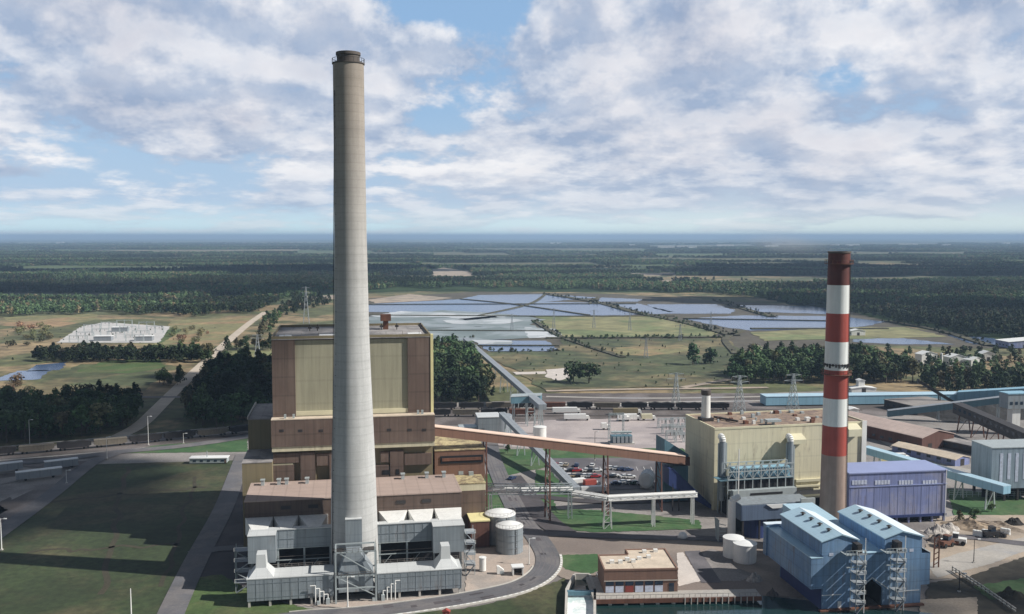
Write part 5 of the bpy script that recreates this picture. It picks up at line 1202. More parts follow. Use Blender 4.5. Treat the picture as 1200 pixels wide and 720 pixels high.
# blue bunker building
B = Fr(963, 719, 9)
T = Thing('bunker_house', 'blue twin-gabled bunker house with pale roofs at the lower right', 'industrial building', B, 0, 0, None, .8)
def bz(u, v, y=0): return B.px(u, v, y)
XL = bz(963, 719)[0]; XR = bz(1078, 711)[0]; XLo = bz(950, 690)[0]; XRo = bz(1089, 690)[0]
za = bz(950, 655)[1]; zb = bz(950, 691)[1]; ze = bz(964, 635)[1]; zp = bz(986, 627)[1]; xe2 = bz(1005, 633)[0]; x3 = bz(1037, 634)[0]
zen = bz(964, 636)[1]; zmid = bz(1020, 648)[1]; xg1 = bz(963.5, 640)[0]; xp1 = bz(986, 627)[0]; xp2 = bz(1057, 628)[0]
# main body with the pointed wagon entrance
ex0, ex1 = bz(1008, 700)[0], bz(1034, 700)[0]; ez = bz(1020, 690)[1]; ep = bz(1021, 679)[1]; D_ = 25
T.mb().prism([(XL, .8), (ex0, .8), (ex0, ez), ((ex0 + ex1) / 2, ep), (ex1, ez), (ex1, .8), (XR, .8), (XR, zmid - .02), (XL, zmid - .02)], 0, .6).build('front_wall', 'blue_clad', T.o)
T.mb().box(XL, XL + .5, .6, D_, .8, zmid - .02).box(XR - .5, XR, .6, D_, .8, zmid - .02).box(XL, XR, D_, D_ + .5, .8, zmid - .02).build('side_wall', 'blue_clad', T.o)
T.mb().box(ex0 - .5, ex0, .61, 20, .8, ez).box(ex1, ex1 + .5, .61, 20, .8, ez).box(ex0, ex1, 16, 16.3, .8, ep).build('entrance_lining', 'shade_black', T.o)
# middle roof
T.mb().add([(xe2 - 1, 0, zmid), (x3 + 1, 0, zmid), (x3 + 1, 43, zmid + 1.2), (xe2 - 1, 43, zmid + 1.2), (xe2 - 1, 0, zmid - .5), (x3 + 1, 0, zmid - .5), (x3 + 1, 43, zmid - 5), (xe2 - 1, 43, zmid - 5)], [(0, 1, 2, 3), (4, 7, 6, 5), (0, 4, 5, 1), (1, 5, 6, 2), (2, 6, 7, 3), (3, 7, 4, 0)]).build('centre_roof', 'blue_roof', T.o)
for i in range(4): T.mb().bar((xe2 + i * 2, 40, .8), (xe2 + i * 2, 40, zmid - 4), .5).build('rear_column', 'dark_steel', T.o)
# monitors
for (a, b, xp) in ((xg1, xe2, xp1), (x3, XR + .02, xp2)):
    T.mb().prism([(a, zmid + .01), (b, zmid + .01), (b, ze - .05), (xp, zp - .05), (a, ze - .05)], -.02, D_ - .5).build('monitor', 'blue_clad', T.o)
    ro = T.mb()
    for s0, s1 in (((a - .4, ze - .15), (xp, zp)), ((xp, zp), (b + .4, ze - .15))): ro.prism([s0, s1, (s1[0], s1[1] + .28), (s0[0], s0[1] + .28)], -.4, D_ - .2)
    rf = ro.build('roof', 'blue_roof', T.o)
    T.mb().prism([(xp + .15, zp + .27), (b + .42, ze + .11), (b + .42, ze + .16), (xp + .15, zp + .32)], -.42, D_ - .15).build('painted_sunlit_slope', 'blue_white', rf)  # paler sheet puts the sunlit look into the right roof slope
    for i in range(4):
        y = 4 + i * 5.0; x = a + (xp - a) * .72; z = ze + (zp - ze) * .72; T.mb().tube((x, y, z), (x, y, z + .8), .35, .35, 10).tube((x, y, z + .8), (x, y, z + 1.1), .8, .3, 12).build('roof_vent', 'dark_steel', T.o)
# side aisles overhanging
T.mb().box(XLo, XL - .003, 0, D_ + 2, zb, za).build('side_aisle', 'blue_clad', T.o); T.box('aisle_roof', 'blue_roof', XLo - .1, XL, -.1, D_ + 2, za, za + .2)
T.box('rear_box', 'blue_clad', XLo - .5, XL + 3, D_ + 2.01, D_ + 4, zb, za + .8); T.box('rear_box_roof', 'blue_white', XLo - .6, XL + 3.1, D_ + 1.9, D_ + 4.1, za + .8, za + 1)
zc = bz(1085, 647)[1]; T.box('side_aisle', 'blue_clad', XR + .003, XRo, 0, D_, bz(1085, 685)[1], zc - .3)
T.mb().prism([(XR + .003, zc + 1.2), (XRo + .1, zc - .3), (XRo + .1, zc - .1), (XR + .003, zc + 1.4)], -.1, D_).build('aisle_roof', 'blue_white', T.o)
# dark lower side
T.box('plinth', 'navy_clad', XL - .12, XL - .003, .5, D_, .8, zb - .01)
for u0, u1, v in ((963, 986, 697.5), (1050, 1077, 692.5)):
    a, b, c_, d_ = rect(u0, v - .6, u1, v + .3, 0, B); T.box('white_line', 'white_roof', a, b, -.1, -.003, c_, d_)
for u, v in ((983.5, 713), (1056.5, 709)): x, z = bz(u, v); T.box('door', 'white_paint', x - .5, x + .5, -.08, -.003, .8, 3.0)
for u, v in ((974, 650), (1068, 645)): x, z = bz(u, v); T.box('small_sign', 'window_pale', x - .6, x + .6, -.08, -.003, z - .4, z + .4)
T.box('brick_footing', 'rust', XL - 1, XR + .5, -1.2, -.15, .8, 1.25)
for sg in (-1, 1):
    xa, xb = (ex0 - 1.6, (ex0 + ex1) / 2) if sg < 0 else ((ex0 + ex1) / 2, ex1 + 1.6); zz = (ez - .3, ep + .5) if sg < 0 else (ep + .5, ez - .3)
    T.mb().bar((xa, -.2, zz[0]), (xb, -.2, zz[1]), .22).build('entrance_trim', 'silver_roof', T.o)
# outside stair towers with platforms
for u, lab in ((1000, 'rusty outside stair tower on the left gable of the blue bunker house'), (1046, 'rusty outside stair tower on the right gable of the blue bunker house')):
    x = bz(u, 700)[0]; TT = stair_tower(lab, B, x - 1.1, -3.2, 2.2, 2.9, 6, 2.65, 'pale_steel', .8)
    m_ = TT.mb(); m_.box(x - 4.2, x + 1.3, -3.4, -.2, 16.5, 16.65)
    for i in range(7): xx = x - 4.2 + i * 5.5 / 6; m_.bar((xx, -3.4, 16.6), (xx, -3.4, 17.8), .1)
    m_.bar((x - 4.2, -3.4, 17.8), (x + 1.3, -3.4, 17.8), .1).bar((x - 4, -3.2, 13.3), (x + 1.6, -3.2, 13.3), .25); m_.build('landing', 'pale_steel', TT.o)
    TT.mb().box(x - .9, x + .7, -2.6, -.3, 16.7, 19.1).build('hoist_cabin', 'dark_steel', TT.o)
    TT.mb().bar((x + 1.2, -3.3, .8), (x + 1.2, -3.3, 21), .16).build('mast', 'white_paint', TT.o)

# right edge: silver bin house, brown sheds, conveyors
E = Fr(1164, 590, 6)
T = Thing('bin_house', 'silver-blue bin house with streaked walls at the right edge', 'building', E, 0, 0, None, .5)
a, b, c_, d_ = rect(1163, 525, 1226, 575, 0, E); T.box('wall', 'bin_clad', a, b, 0, 13, 5.5, d_); T.box('roof', 'pale_steel', a - .2, b, -.2, 13.2, d_, d_ + .3)
for i in range(5): x = a + .6 + i * (b - a - 1.2) / 4; T.mb().box(x - .4, x + .4, .3, 1.1, .5, 5.5).box(x - .4, x + .4, 11, 11.8, .5, 5.5).build('leg', 'dark_steel', T.o)
T.box('dark_undercroft', 'shade_black', a + .5, b, 6, 6.4, .5, 5.5)
for i in range(4): T.box('panel', 'window_pale', a + 3.2 + i * 3.1, a + 4.4 + i * 3.1, -.1, -.003, 8 + i % 2, d_ - 2)
def shed(name, label, u, v, th, w_, d, h, rise, wall, roof, doors=0, cat='shed', gable=True, z=.55):
    T = Thing(name, label, cat, at(u, v, th), 0, 0, None, z); T.off = (0, 0, z)
    if gable: T.mb().prism([(0, z), (w_, z), (w_, h), (w_ / 2, h + rise), (0, h)], 0, d).build('wall', wall, T.o); ro = T.mb(); ro.prism([(-.4, h - .05), (w_ / 2, h + rise + .03), (w_ / 2, h + rise + .3), (-.4, h + .25)], -.4, d + .4).prism([(w_ / 2, h + rise + .03), (w_ + .4, h - .05), (w_ + .4, h + .25), (w_ / 2, h + rise + .3)], -.4, d + .4); ro.build('roof', roof, T.o)
    else: T.box('wall', wall, 0, w_, 0, d, z, h); T.box('roof', roof, -.3, w_ + .3, -.3, d + .3, h, h + .35)
    for i in range(doors): x = w_ * (i + .5) / doors; T.box('door', 'dark_steel', x - 1.3, x + 1.3, -.08, -.003, z, z + 3)
    n = int(d / 5)
    for i in range(n): T.box('side_window', 'glass_dark', -.06, -.003, 2 + i * 5, 4 + i * 5, z + 1.6, z + 2.8)
    return T
shed('machine_shed', 'long brown shed with a broad pinkish gable roof, right of the striped chimney', 1080, 530, 27, 22, 62, 6.5, 2.6, 'brick_dark', 'shed_roof', 2)
shed('store_shed', 'low tan-roofed shed with a bluish gable, before the long brown shed', 1119, 549, 30, 10, 32, 3.6, 1.2, 'purple_clad', 'roof_tan', 1)
shed('flat_store', 'flat grey-roofed store between the small tan shed and the bin house', 1150, 536, 30, 9, 30, 4, 0, 'dark_steel', 'grey_roof', 1, gable=False)
shed('flat_store', 'low grey flat-roofed store behind the brown shed', 1075, 488, 20, 30, 26, 5, 0, 'dark_steel', 'yard_gravel', 1, gable=False)
a = G(1014, 531, 8); b = G(1180, 579, 8)
gallery('coal_conveyor', 'pale blue conveyor sloping down past the purple shed to the bin house', (a.x, a.y, 8), (b.x, b.y, 8), 3.6, 2.8, 'conv_blue', 'blue_roof', posts=(.1, .3, .5, .7, .9), pm='pale_steel')
a = G(894, 470, 3); b = G(1125, 467, 3)
gallery('covered_conveyor', 'very long pale blue low conveyor behind the striped chimney', (a.x, a.y, 1.2), (b.x, b.y, 1.2), 10, 5, 'conv_blue', 'blue_roof', posts=(), sills=0)
a = G(1122, 468, 3); b = G(1215, 462, 10)
gallery('covered_conveyor', 'light blue conveyor climbing from the long low one towards the right edge', (a.x, a.y, 2.5), (b.x, b.y, 9), 8, 5, 'conv_blue', 'conv_blue', posts=(.3, .6, .9), pm='pale_steel')
a = G(1040, 484, 4); b = G(1215, 465, 16)
gallery('inclined_conveyor', 'slate-blue inclined conveyor rising across the yard behind the brown shed', (a.x, a.y, 2.0), (b.x, b.y, 15), 4, 3.2, 'teal_clad', 'conv_grey', posts=(.35, .55, .75, .95), pm='pale_steel')
a = G(1122, 484, 9); b = G(1212, 524, 7)
gallery('stock_gallery', 'dark ribbed gallery running towards the right edge in front of the white tower', (a.x, a.y, 9), (b.x, b.y, 7), 5, 5, 'dark_steel', 'dark_steel', posts=(.1, .3, .5, .7, .9), pm='rust', sills=14)
a = G(1075, 452, 14); b = G(1118, 472, 4)
gallery('stacker_boom', 'dark stacker boom leaning down to the long blue conveyor', (a.x, a.y, 16), (b.x, b.y, 3), 2, 1.6, 'dark_steel', 'dark_steel', posts=(.6,))
T = Thing('sampling_tower', 'white tower with a blue-grey cabin on top at the right edge', 'tower', at(1187, 510, 8), 0, 0, None, .5); T.off = (0, 0, .5); PP = G(1187, 510)
h1 = HT(PP, 478); h2 = HT(PP, 461); T.box('shaft', 'white_paint', -2.2, 2.2, -2, 2, .5, h1); T.box('cabin', 'silver_clad', -5.5, 6.5, -3, 4, h1, h2); T.box('cabin_roof', 'conv_blue', -5.8, 6.8, -3.3, 4.3, h2, h2 + .5)
for i in range(4): T.box('cabin_window', 'glass_dark', -4.5 + i * 2.8, -3 + i * 2.8, -3.08, -3.003, h1 + 2, h1 + 3.6)
# white and pale buildings at far right
for (u, v, w_, d, h, th, lab) in ((1080, 428, 14, 8, 8, 15, 'white gabled house half hidden by dark trees at the far right'), (1113, 430, 14, 9, 7, 8, 'white house left of the large tree among the far right trees'),
        (1138, 432, 12, 8, 6, 20, 'white house with a tall white post, right of the large tree'), (1151, 424, 10, 8, 6, 0, 'rightmost of the small white houses by the river')):
    T = shed('house', lab, u, v, th, w_, d, h, 2.2, 'white_paint', 'white_roof', 1, 'house')
T = pole(1103, 426, 414, 'thick white silo post between the white houses', 'white_silo', 'silo', 1.6, False)
T = shed('warehouse', 'white-roofed warehouse on the river bank at the far right edge', 1182, 409, 5, 60, 20, 6, 2, 'purple_clad', 'white_roof', 2, 'warehouse')
T = shed('shore_hut', 'small white hut on the yellow bank just right of the striped chimney', 998, 394, 4, 14, 8, 5, 1.5, 'white_paint', 'white_roof', 1, 'hut')
T = shed('yard_hut', 'small white hut on the track behind the striped chimney', 998, 462, 4, 16, 7, 3.4, 1.0, 'white_paint', 'white_roof', 1, 'hut')
T = shed('yard_hut', 'little white kiosk with a tall cap beside the hut behind the striped chimney', 1006, 461, 4, 4, 4, 8, .8, 'white_paint', 'white_roof', 0, 'kiosk')
T = shed('pump_kiosk', 'grey-white kiosk directly behind the cream hall corner, right of the striped chimney', 995, 500, 6, 5, 5, 9, .6, 'pale_steel', 'white_roof', 0, 'kiosk')
# far white sheds toward the horizon
for i, (u, v, L_) in enumerate(((781, 292, 130), (800, 291.5, 90), (812, 292.5, 60), (850, 290, 160), (905, 291, 110), (980, 289.5, 70), (1000, 290, 120), (1065, 289, 180), (1110, 289.5, 70), (648, 287, 60), (655, 287, 50), (741, 290, 50), (70, 286, 90), (1180, 287, 80))):
    P = G(u, v); s_ = P.y / 5000
    T = Thing('far_shed', 'white shed glinting among the woods near the horizon', 'shed', unit(P.x, P.y, 0, R(5)), 0, 0, 'white sheds near the horizon', .3)
    T.box('wall', 'white_paint', -L_ / 2, L_ / 2, 0, 30, .3, 22); T.mb().prism([(-L_ / 2, 22), (L_ / 2, 22), (L_ / 2, 26), (-L_ / 2, 26)], -1, 31).build('roof', 'white_roof', T.o)
# right yard: spoil heaps, drums, rubble, machinery
def heap(name, label, u, v, L_, W_, H_, th, mt, seed, cat='heap', z=.6):
    rr = random.Random(seed); T = at(u, v, th); m_ = MB((0, 0, 0)); nx, ny = 26, 16; vs = []; fs = []
    for j in range(ny + 1):
        for i in range(nx + 1):
            a, b = i / nx * 2 - 1, j / ny * 2 - 1; r = math.hypot(a, b); k = max(0, 1 - r) ** .8
            k *= 1 + .35 * math.sin(a * 7 + seed) * math.cos(b * 5 + seed * 2) + rr.uniform(-.12, .12); vs.append((a * L_ / 2, b * W_ / 2, max(0, k) * H_))
    for j in range(ny):
        for i in range(nx): q = j * (nx + 1) + i; fs.append((q, q + 1, q + nx + 2, q + nx + 1))
    m_.add(vs, fs); o = m_.build(name, mt); o.location = (T.O.x, T.O.y, z); o.rotation_euler = (0, 0, T.th); tag(o, label, cat); return o
heap('sand_heap', 'long tan sand heap behind the scrap yard, below the green verge', 1142, 622, 22, 9, 3.0, -38, 'hill_sand', 3)
heap('sand_heap', 'narrow pale sand ridge beside the longer tan heap', 1168, 620, 24, 5, 2.0, -38, 'sand', 4)
heap('rubble_heap', 'pale rubble heap at the right end of the blue bunker house', 1098, 626, 9, 6, 2.4, 10, 'rubble', 5)
heap('rubble_heap', 'grey rubble heap between the rusty scrap and the purple shed', 1112, 622, 8, 6, 2.0, 20, 'rubble', 6)
heap('rubble_heap', 'dark scrap pile with a yellow patch beside the bunker house', 1100, 636, 8, 5, 2.2, 0, 'ballast', 7)
heap('coal_heap', 'low coal heap on the ground near the right edge below the fence', 1188, 616, 7, 5, 2.4, 0, 'coal', 8)
heap('coal_heap', 'dark rounded heap on the slope at the lower right', 1184, 702, 9, 5, 2.4, 0, 'dark_bank', 9)
heap('coal_heap', 'wide low black coal bed behind the ribbed gallery', 1150, 486, 70, 40, 6, 10, 'coal', 12)
heap('boulder', 'large grey boulder beside the two grey-white tanks', 884, 683, 5, 3.4, 2.6, 15, 'rubble', 10, 'boulder')
heap('boulder', 'smaller dark boulder at the water edge below the tanks', 905, 700, 4, 3, 1.6, 35, 'ballast', 11, 'boulder')
dl = 'white drum in the row of drums along the sandy yard'
for i in range(12):
    u = 1142 + i * 3.6; 
    if i in (7, 8): continue
    P = G(u, 628 - i * .25 + (i % 3) * .8, .7); T = Thing('drum', dl, 'drum', unit(P.x, P.y, 0), 0, 0, 'white drums in the sandy yard', .7)
    T.mb().rev(0, 0, [(.62, .7), (.65, 1.2), (.62, 1.25), (.62, 2.0), (.65, 2.05), (.62, 2.6)], 16).build('barrel', 'white_roof', T.o); T.mb().rev(0, 0, [(.55, 2.6), (.55, 2.68), (.2, 2.72)], 16).build('lid', 'white_paint', T.o)
def mach(name, label, u, v, th, mt, cat='machine'):
    T = Thing(name, label, cat, at(u, v, th), 0, 0, None, .7); T.off = (0, 0, .7)
    T.box('body', mt, -2.6, 2.6, -1.2, 1.2, 1.4, 2.8); T.box('cab', 'glass_dark', -.2, 1.4, -1.0, 1.0, 2.81, 4.2); T.box('cab_roof', mt, -.3, 1.5, -1.1, 1.1, 4.2, 4.35)
    for x in (-1.7, 1.7):
        for y in (-1.25, 1.25): T.mb().tube((x, y - .2, 1.4), (x, y + .2, 1.4), .7, .7, 14).build('wheel', 'tyre', T.o)
    T.mb().bar((2.4, .9, 2), (4.2, .9, 1.3), .25).bar((2.4, -.9, 2), (4.2, -.9, 1.3), .25).box(4.2, 4.9, -1.4, 1.4, .8, 1.9).build('bucket', mt, T.o)
    return T
mach('loader', 'dark wheel loader parked by the white drums', 1160, 632, 5, 'dark_steel', 'loader')
mach('loader', 'rusty wheel loader among the scrap beside the bunker house', 1108, 643, 30, 'rust', 'loader')
mach('loader', 'white wheel loader by the rubble beside the purple shed', 1122, 640, 150, 'white_paint', 'loader')
T = Thing('steel_post_frame', 'rusty steel post frame standing beside the bunker house', 'frame', at(1094, 668, 10), 0, 0, None, .7); T.off = (0, 0, .7)
for x in (0, 1.6): T.mb().bar((x, 0, .7), (x, 0, 10), .3).build('post', 'rust', T.o)
for i in range(6): T.mb().bar((0, 0, 1.5 + i * 1.6), (1.6, 0, 2.3 + i * 1.6), .2).build('brace', 'rust', T.o)
T = Thing('timber_fence', 'pale timber fence line running down the dark slope at lower right', 'fence', at(1120, 676, 0), 0, 0, None, .7); T.off = (0, 0, .7); O_ = T.fr.O; m_ = T.mb(); m2 = T.mb(); pp = [G(1116, 672) - O_, G(1150, 694) - O_, G(1190, 722) - O_]
for a, b in zip(pp, pp[1:]):
    n = 8
    for i in range(n): q = a.lerp(b, i / n); m2.bar((q.x, q.y, .7), (q.x, q.y, 2.2), .25)
    m_.bar((a.x, a.y, 2), (b.x, b.y, 2), .3).bar((a.x, a.y, 1.3), (b.x, b.y, 1.3), .3)
m_.build('rail', 'kerb', T.o); m2.build('post', 'bark', T.o)
# perimeter fence behind the verge
T = Thing('mesh_fence', 'pale mesh fence running right from the purple shed to the bin house', 'fence', at(1112, 586, 0), 0, 0, None, .7); T.off = (0, 0, .7); O_ = T.fr.O; a = G(1112, 584) - O_; b = G(1230, 586) - O_; m_ = T.mb(); m2 = T.mb()
for i in range(18): q = a.lerp(b, i / 17); m2.bar((q.x, q.y, .7), (q.x, q.y, 3), .15)
for z in (1.5, 2.2, 2.9): m_.bar((a.x, a.y, z), (b.x, b.y, z), .12)
m_.build('rail', 'pale_steel', T.o); m2.build('post', 'pale_steel', T.o)

# ================================================================ RAILWAY, YARD
def track(px, name='railway_track'):
    pts = pathpx(px, 6); m_ = MB()
    for o_ in (-.75, .75): ribbon(offset(pts, o_), .16, .56, .86, m_)
    struct(name, m_, 'rail_steel')
    return pts
tr1 = track([(-90, 544), (100, 528), (300, 508), (420, 494)]); tr2 = track([(-90, 536), (100, 520), (300, 501), (420, 490)]); tr2b = track([(500, 482), (640, 481), (830, 482), (1010, 482)]); tr3 = track([(500, 490), (640, 489), (830, 489)])
for px in ([(-90, 533), (100, 516.5), (300, 498.5)], [(-90, 548.5), (100, 533), (300, 513.5)]): struct('path', ribbon(pathpx(px, 6), 1.6, .62), 'kerb')
for px in ([(600, 474.5), (700, 476), (760, 473), (900, 471)], [(640, 466), (760, 468), (900, 466)], [(610, 480), (700, 478), (760, 476), (840, 478)]): struct('path', ribbon(pathpx(px, 6), 4, .64), 'concrete')
def wagon_proto(mt, load, lab, grp):
    T = Thing('rail_wagon', lab, 'rail wagon', unit(0, 0, 0), 0, 0, grp, 0); L_ = 14.5
    T.mb().prism([(-L_ / 2, 3.7), (-L_ / 2, 1.8), (-L_ / 2 + 2.2, 1.1), (L_ / 2 - 2.2, 1.1), (L_ / 2, 1.8), (L_ / 2, 3.7)], -1.5, 1.5).build('body', mt, T.o)
    m_ = T.mb().box(-L_ / 2 - .05, L_ / 2 + .05, -1.6, -1.5, 3.5, 3.85).box(-L_ / 2 - .05, L_ / 2 + .05, 1.5, 1.6, 3.5, 3.85)
    for i in range(11): x = -L_ / 2 + .5 + i * 1.35; m_.box(x - .07, x + .07, -1.6, -1.5, 1.7, 3.5).box(x - .07, x + .07, 1.5, 1.6, 1.7, 3.5)
    m_.build('side_stakes', mt, T.o)
    if load: m_ = T.mb(); m_.prism([(-L_ / 2 + .2, 3.7), (-L_ / 4, 4.3), (0, 3.9), (L_ / 4, 4.3), (L_ / 2 - .2, 3.7)], -1.3, 1.3); m_.build('coal_load', 'coal', T.o)
    for s_ in (-1, 1):
        m_ = T.mb()
        for dx in (-.9, .9): m_.tube((s_ * 5 + dx, -.85, .5), (s_ * 5 + dx, .85, .5), .46, .46, 12)
        m_.build('bogie', 'tyre', T.o)
    return T.o
def lay_train(pts, proto_list, labs, start, n, gap=15.6, grp=None, skip=()):
    """stand wagons along the rails"""
    acc = [0]
    for a, b in zip(pts, pts[1:]): acc.append(acc[-1] + (b - a).length)
    for k in range(n):
        if k in skip: continue
        s_ = start + k * gap
        for i in range(len(acc) - 1):
            if acc[i] <= s_ <= acc[i + 1]:
                f = (s_ - acc[i]) / (acc[i + 1] - acc[i]); p = pts[i].lerp(pts[i + 1], f); d = pts[i + 1] - pts[i]; pr_, lb = proto_list[k % len(proto_list)] if not labs.get(k) else (labs[k][0], labs[k][1])
                dup(pr_, (p.x, p.y, .86), math.atan2(d.y, d.x), lb, grp); break
gL = 'black coal wagons on the railway at left'; gR = 'coal wagons standing in the yard behind the gravel'
wb = wagon_proto('wagon_black', True, 'black coal wagon in the train at the left, behind the dark field', gL)
wr = wagon_proto('rust', False, 'dull red empty wagon near the boiler house end of the left train', gL)
wt = wagon_proto('wagon_tan', False, 'tan wagon in the left train', gL)
blk = (wb, 'black coal wagon in the train at the left, behind the dark field')
lay_train(tr1, [blk], {3: (wt, 'dull tan wagon, first tan one from the left in the left train'), 5: (wt, 'brighter tan wagon in the middle of the left train'), 8: (wt, 'tan wagon nearest the boiler house in the left train'), 11: (wr, 'dull red empty wagon near the boiler house end of the left train')}, -2, 16, grp=gL)
blk2 = (wb, 'black coal wagon in the yard train behind the gravel substation')
lay_train(tr2b, [blk2], {2: (wt, 'tan wagon just right of the conveyor posts in the yard train'), 6: (wt, 'pale wagon left of the cream hall stack in the yard train'), 4: (wr, 'rusty wagon in the middle of the yard train')}, 10, 12, 15.6, gR, skip=(11,))
lay_train(tr3, [blk2], {1: (wt, 'tan empty wagon in the nearer yard train'), 3: (wr, 'rusty wagon in the nearer yard train')}, 6, 4, 15.6, gR)
for o in (wb, wr, wt):
    for ch in KIDS(o): bpy.data.objects.remove(ch)
    bpy.data.objects.remove(o)

# vehicles
def car_proto(paint, lab, grp):
    T = Thing('parked_car', lab, 'car', unit(0, 0, 0), 0, 0, grp, 0)
    T.mb().prism([(-2.3, .35), (2.3, .35), (2.35, .75), (2.1, .95), (1.1, 1.02), (-1.7, 1.05), (-2.3, .9)], -.9, .9).build('body', paint, T.o)
    T.mb().add([(1.0, -.82, 1.03), (1.0, .82, 1.03), (-1.7, .82, 1.05), (-1.7, -.82, 1.05), (.35, -.68, 1.5), (.35, .68, 1.5), (-1.2, .68, 1.5), (-1.2, -.68, 1.5)], [(0, 1, 5, 4), (1, 2, 6, 5), (2, 3, 7, 6), (3, 0, 4, 7)]).build('windows', 'glass_dark', T.o)
    T.mb().box(-1.2, .35, -.68, .68, 1.5, 1.54).build('roof', paint, T.o)
    for x in (-1.45, 1.45):
        for y in (-.85, .85): T.mb().tube((x, y - .1, .34), (x, y + .1, .34), .34, .34, 12).build('wheel', 'tyre', T.o)
    return T.o
paints = {'white': (.72, .72, .70), 'red': (.42, .03, .03), 'silver': (.42, .44, .46), 'dark blue': (.03, .05, .12), 'black': (.02, .02, .022), 'beige': (.45, .38, .27), 'green': (.05, .12, .08)}
protos = {}
for k, c_ in paints.items():
    mm = mat('car_paint_' + k.replace(' ', '_'), c_, .25, .2, .02)
    protos[k] = car_proto('car_paint_' + k.replace(' ', '_'), k + ' car in the works car park', 'cars in the works car park')
rr = random.Random(12)
rows = [((645, 546), (694, 547), 9, 80), ((652, 552.5), (700, 553), 9, 10), ((668, 559), (716, 560), 9, 10), ((672, 567), (722, 568), 9, 8), ((716, 550), (736, 552), 4, 15), ((720, 559), (745, 561), 5, 12), ((724, 566), (752, 568), 5, 10), ((600, 562), (612, 560), 2, 60)]
ci = 0
for a, b, n, th in rows:
    for i in range(n):
        if rr.random() < .34: continue
        k = rr.choice(['white'] * 5 + ['silver', 'red', 'dark blue', 'black', 'beige', 'green', 'silver']); u = a[0] + (b[0] - a[0]) * i / max(1, n - 1); v = a[1] + (b[1] - a[1]) * i / max(1, n - 1); P = G(u, v, .7)
        dup(protos[k], (P.x, P.y, .7), R(th + rr.uniform(-4, 4)), None)
for o in list(protos.values()):
    for ch in KIDS(o): bpy.data.objects.remove(ch)
    bpy.data.objects.remove(o)
def van(name, lab, u, v, th, L_, h, body, cat='truck', z=.7):
    T = Thing(name, lab, cat, at(u, v, th), 0, 0, None, z); T.off = (0, 0, z)
    T.box('cargo_box', body, -L_ / 2, L_ / 2 - 2.1, -1.2, 1.2, z + .9, z + h); T.mb().prism([(L_ / 2 - 2.0, z + .6), (L_ / 2, z + .6), (L_ / 2, z + 1.5), (L_ / 2 - .5, z + 2.4), (L_ / 2 - 2.0, z + 2.4)], -1.1, 1.1).build('cab', 'white_paint', T.o)
    T.mb().add([(L_ / 2 + .02, -.95, z + 1.5), (L_ / 2 + .02, .95, z + 1.5), (L_ / 2 - .46, .95, z + 2.35), (L_ / 2 - .46, -.95, z + 2.35)], [(0, 1, 2, 3)]).build('windscreen', 'glass_dark', T.o)
    for x in (-L_ / 2 + 1.3, L_ / 2 - 1.4):
        for y in (-1.0, 1.0): T.mb().tube((x, y - .15, z + .5), (x, y + .15, z + .5), .5, .5, 12).build('wheel', 'tyre', T.o)
    return T
van('box_truck', 'red box truck at the near end of the car park', 694, 573.5, 20, 7, 3.3, 'stack_red')
van('box_truck', 'long white box truck left of the red truck in the car park', 680, 572, 20, 8, 3.2, 'white_roof')
van('box_truck', 'white box truck at the lower edge of the car park, behind the pipe bridge', 697, 580, 8, 11, 2.8, 'white_roof')
for u, v, L_, mt, lab in ((664, 486, 16, 'white_roof', 'bright white semitrailer in the yard just right of the conveyor posts'), (676, 494, 14, 'white_roof', 'second bright white semitrailer, in front of the first'), (731, 495, 7, 'white_roof', 'small white trailer left of its twin behind the gravel substation'), (741, 494, 9, 'white_paint', 'white trailer between two smaller ones behind the gravel substation'),
        (760, 494, 8, 'cream_trim', 'cream trailer alone on the right behind the gravel substation'), (735, 487, 16, 'olive_clad', 'olive green trailer in the middle of the rail yard'), (710, 505, 5, 'white_paint', 'small white van left of the transformers'), (1055, 542, 8, 'white_paint', 'white truck behind the pale blue conveyor right of the cream hall'),
        (1040, 545, 7, 'yellow_trim', 'yellowish truck behind the pale blue conveyor, left of the white one'), (1086, 537, 8, 'wagon_black', 'black truck beside the small tan-roofed shed')):
    van('trailer_truck', lab, u, v, 3, L_, 3.4, mt)
# red hydrant group at the very bottom
T = Thing('fire_hydrant_house', 'small red hydrant house on the grass below the curving road', 'hydrant', at(523, 722, 0, .7)); T.fr.O.z = 0; T.off = (0, 0, .7); T.o.location.z = .7
T.box('body', 'stack_red', -.9, .9, -.6, .6, .7, 2.0); T.mb().prism([(-1.1, 2), (1.1, 2), (0, 2.6)], -.7, .7).build('roof', 'stack_red', T.o); T.mb().tube((0, -.9, 1.2), (0, -.6, 1.2), .25, .25, 10).build('outlet', 'white_paint', T.o)

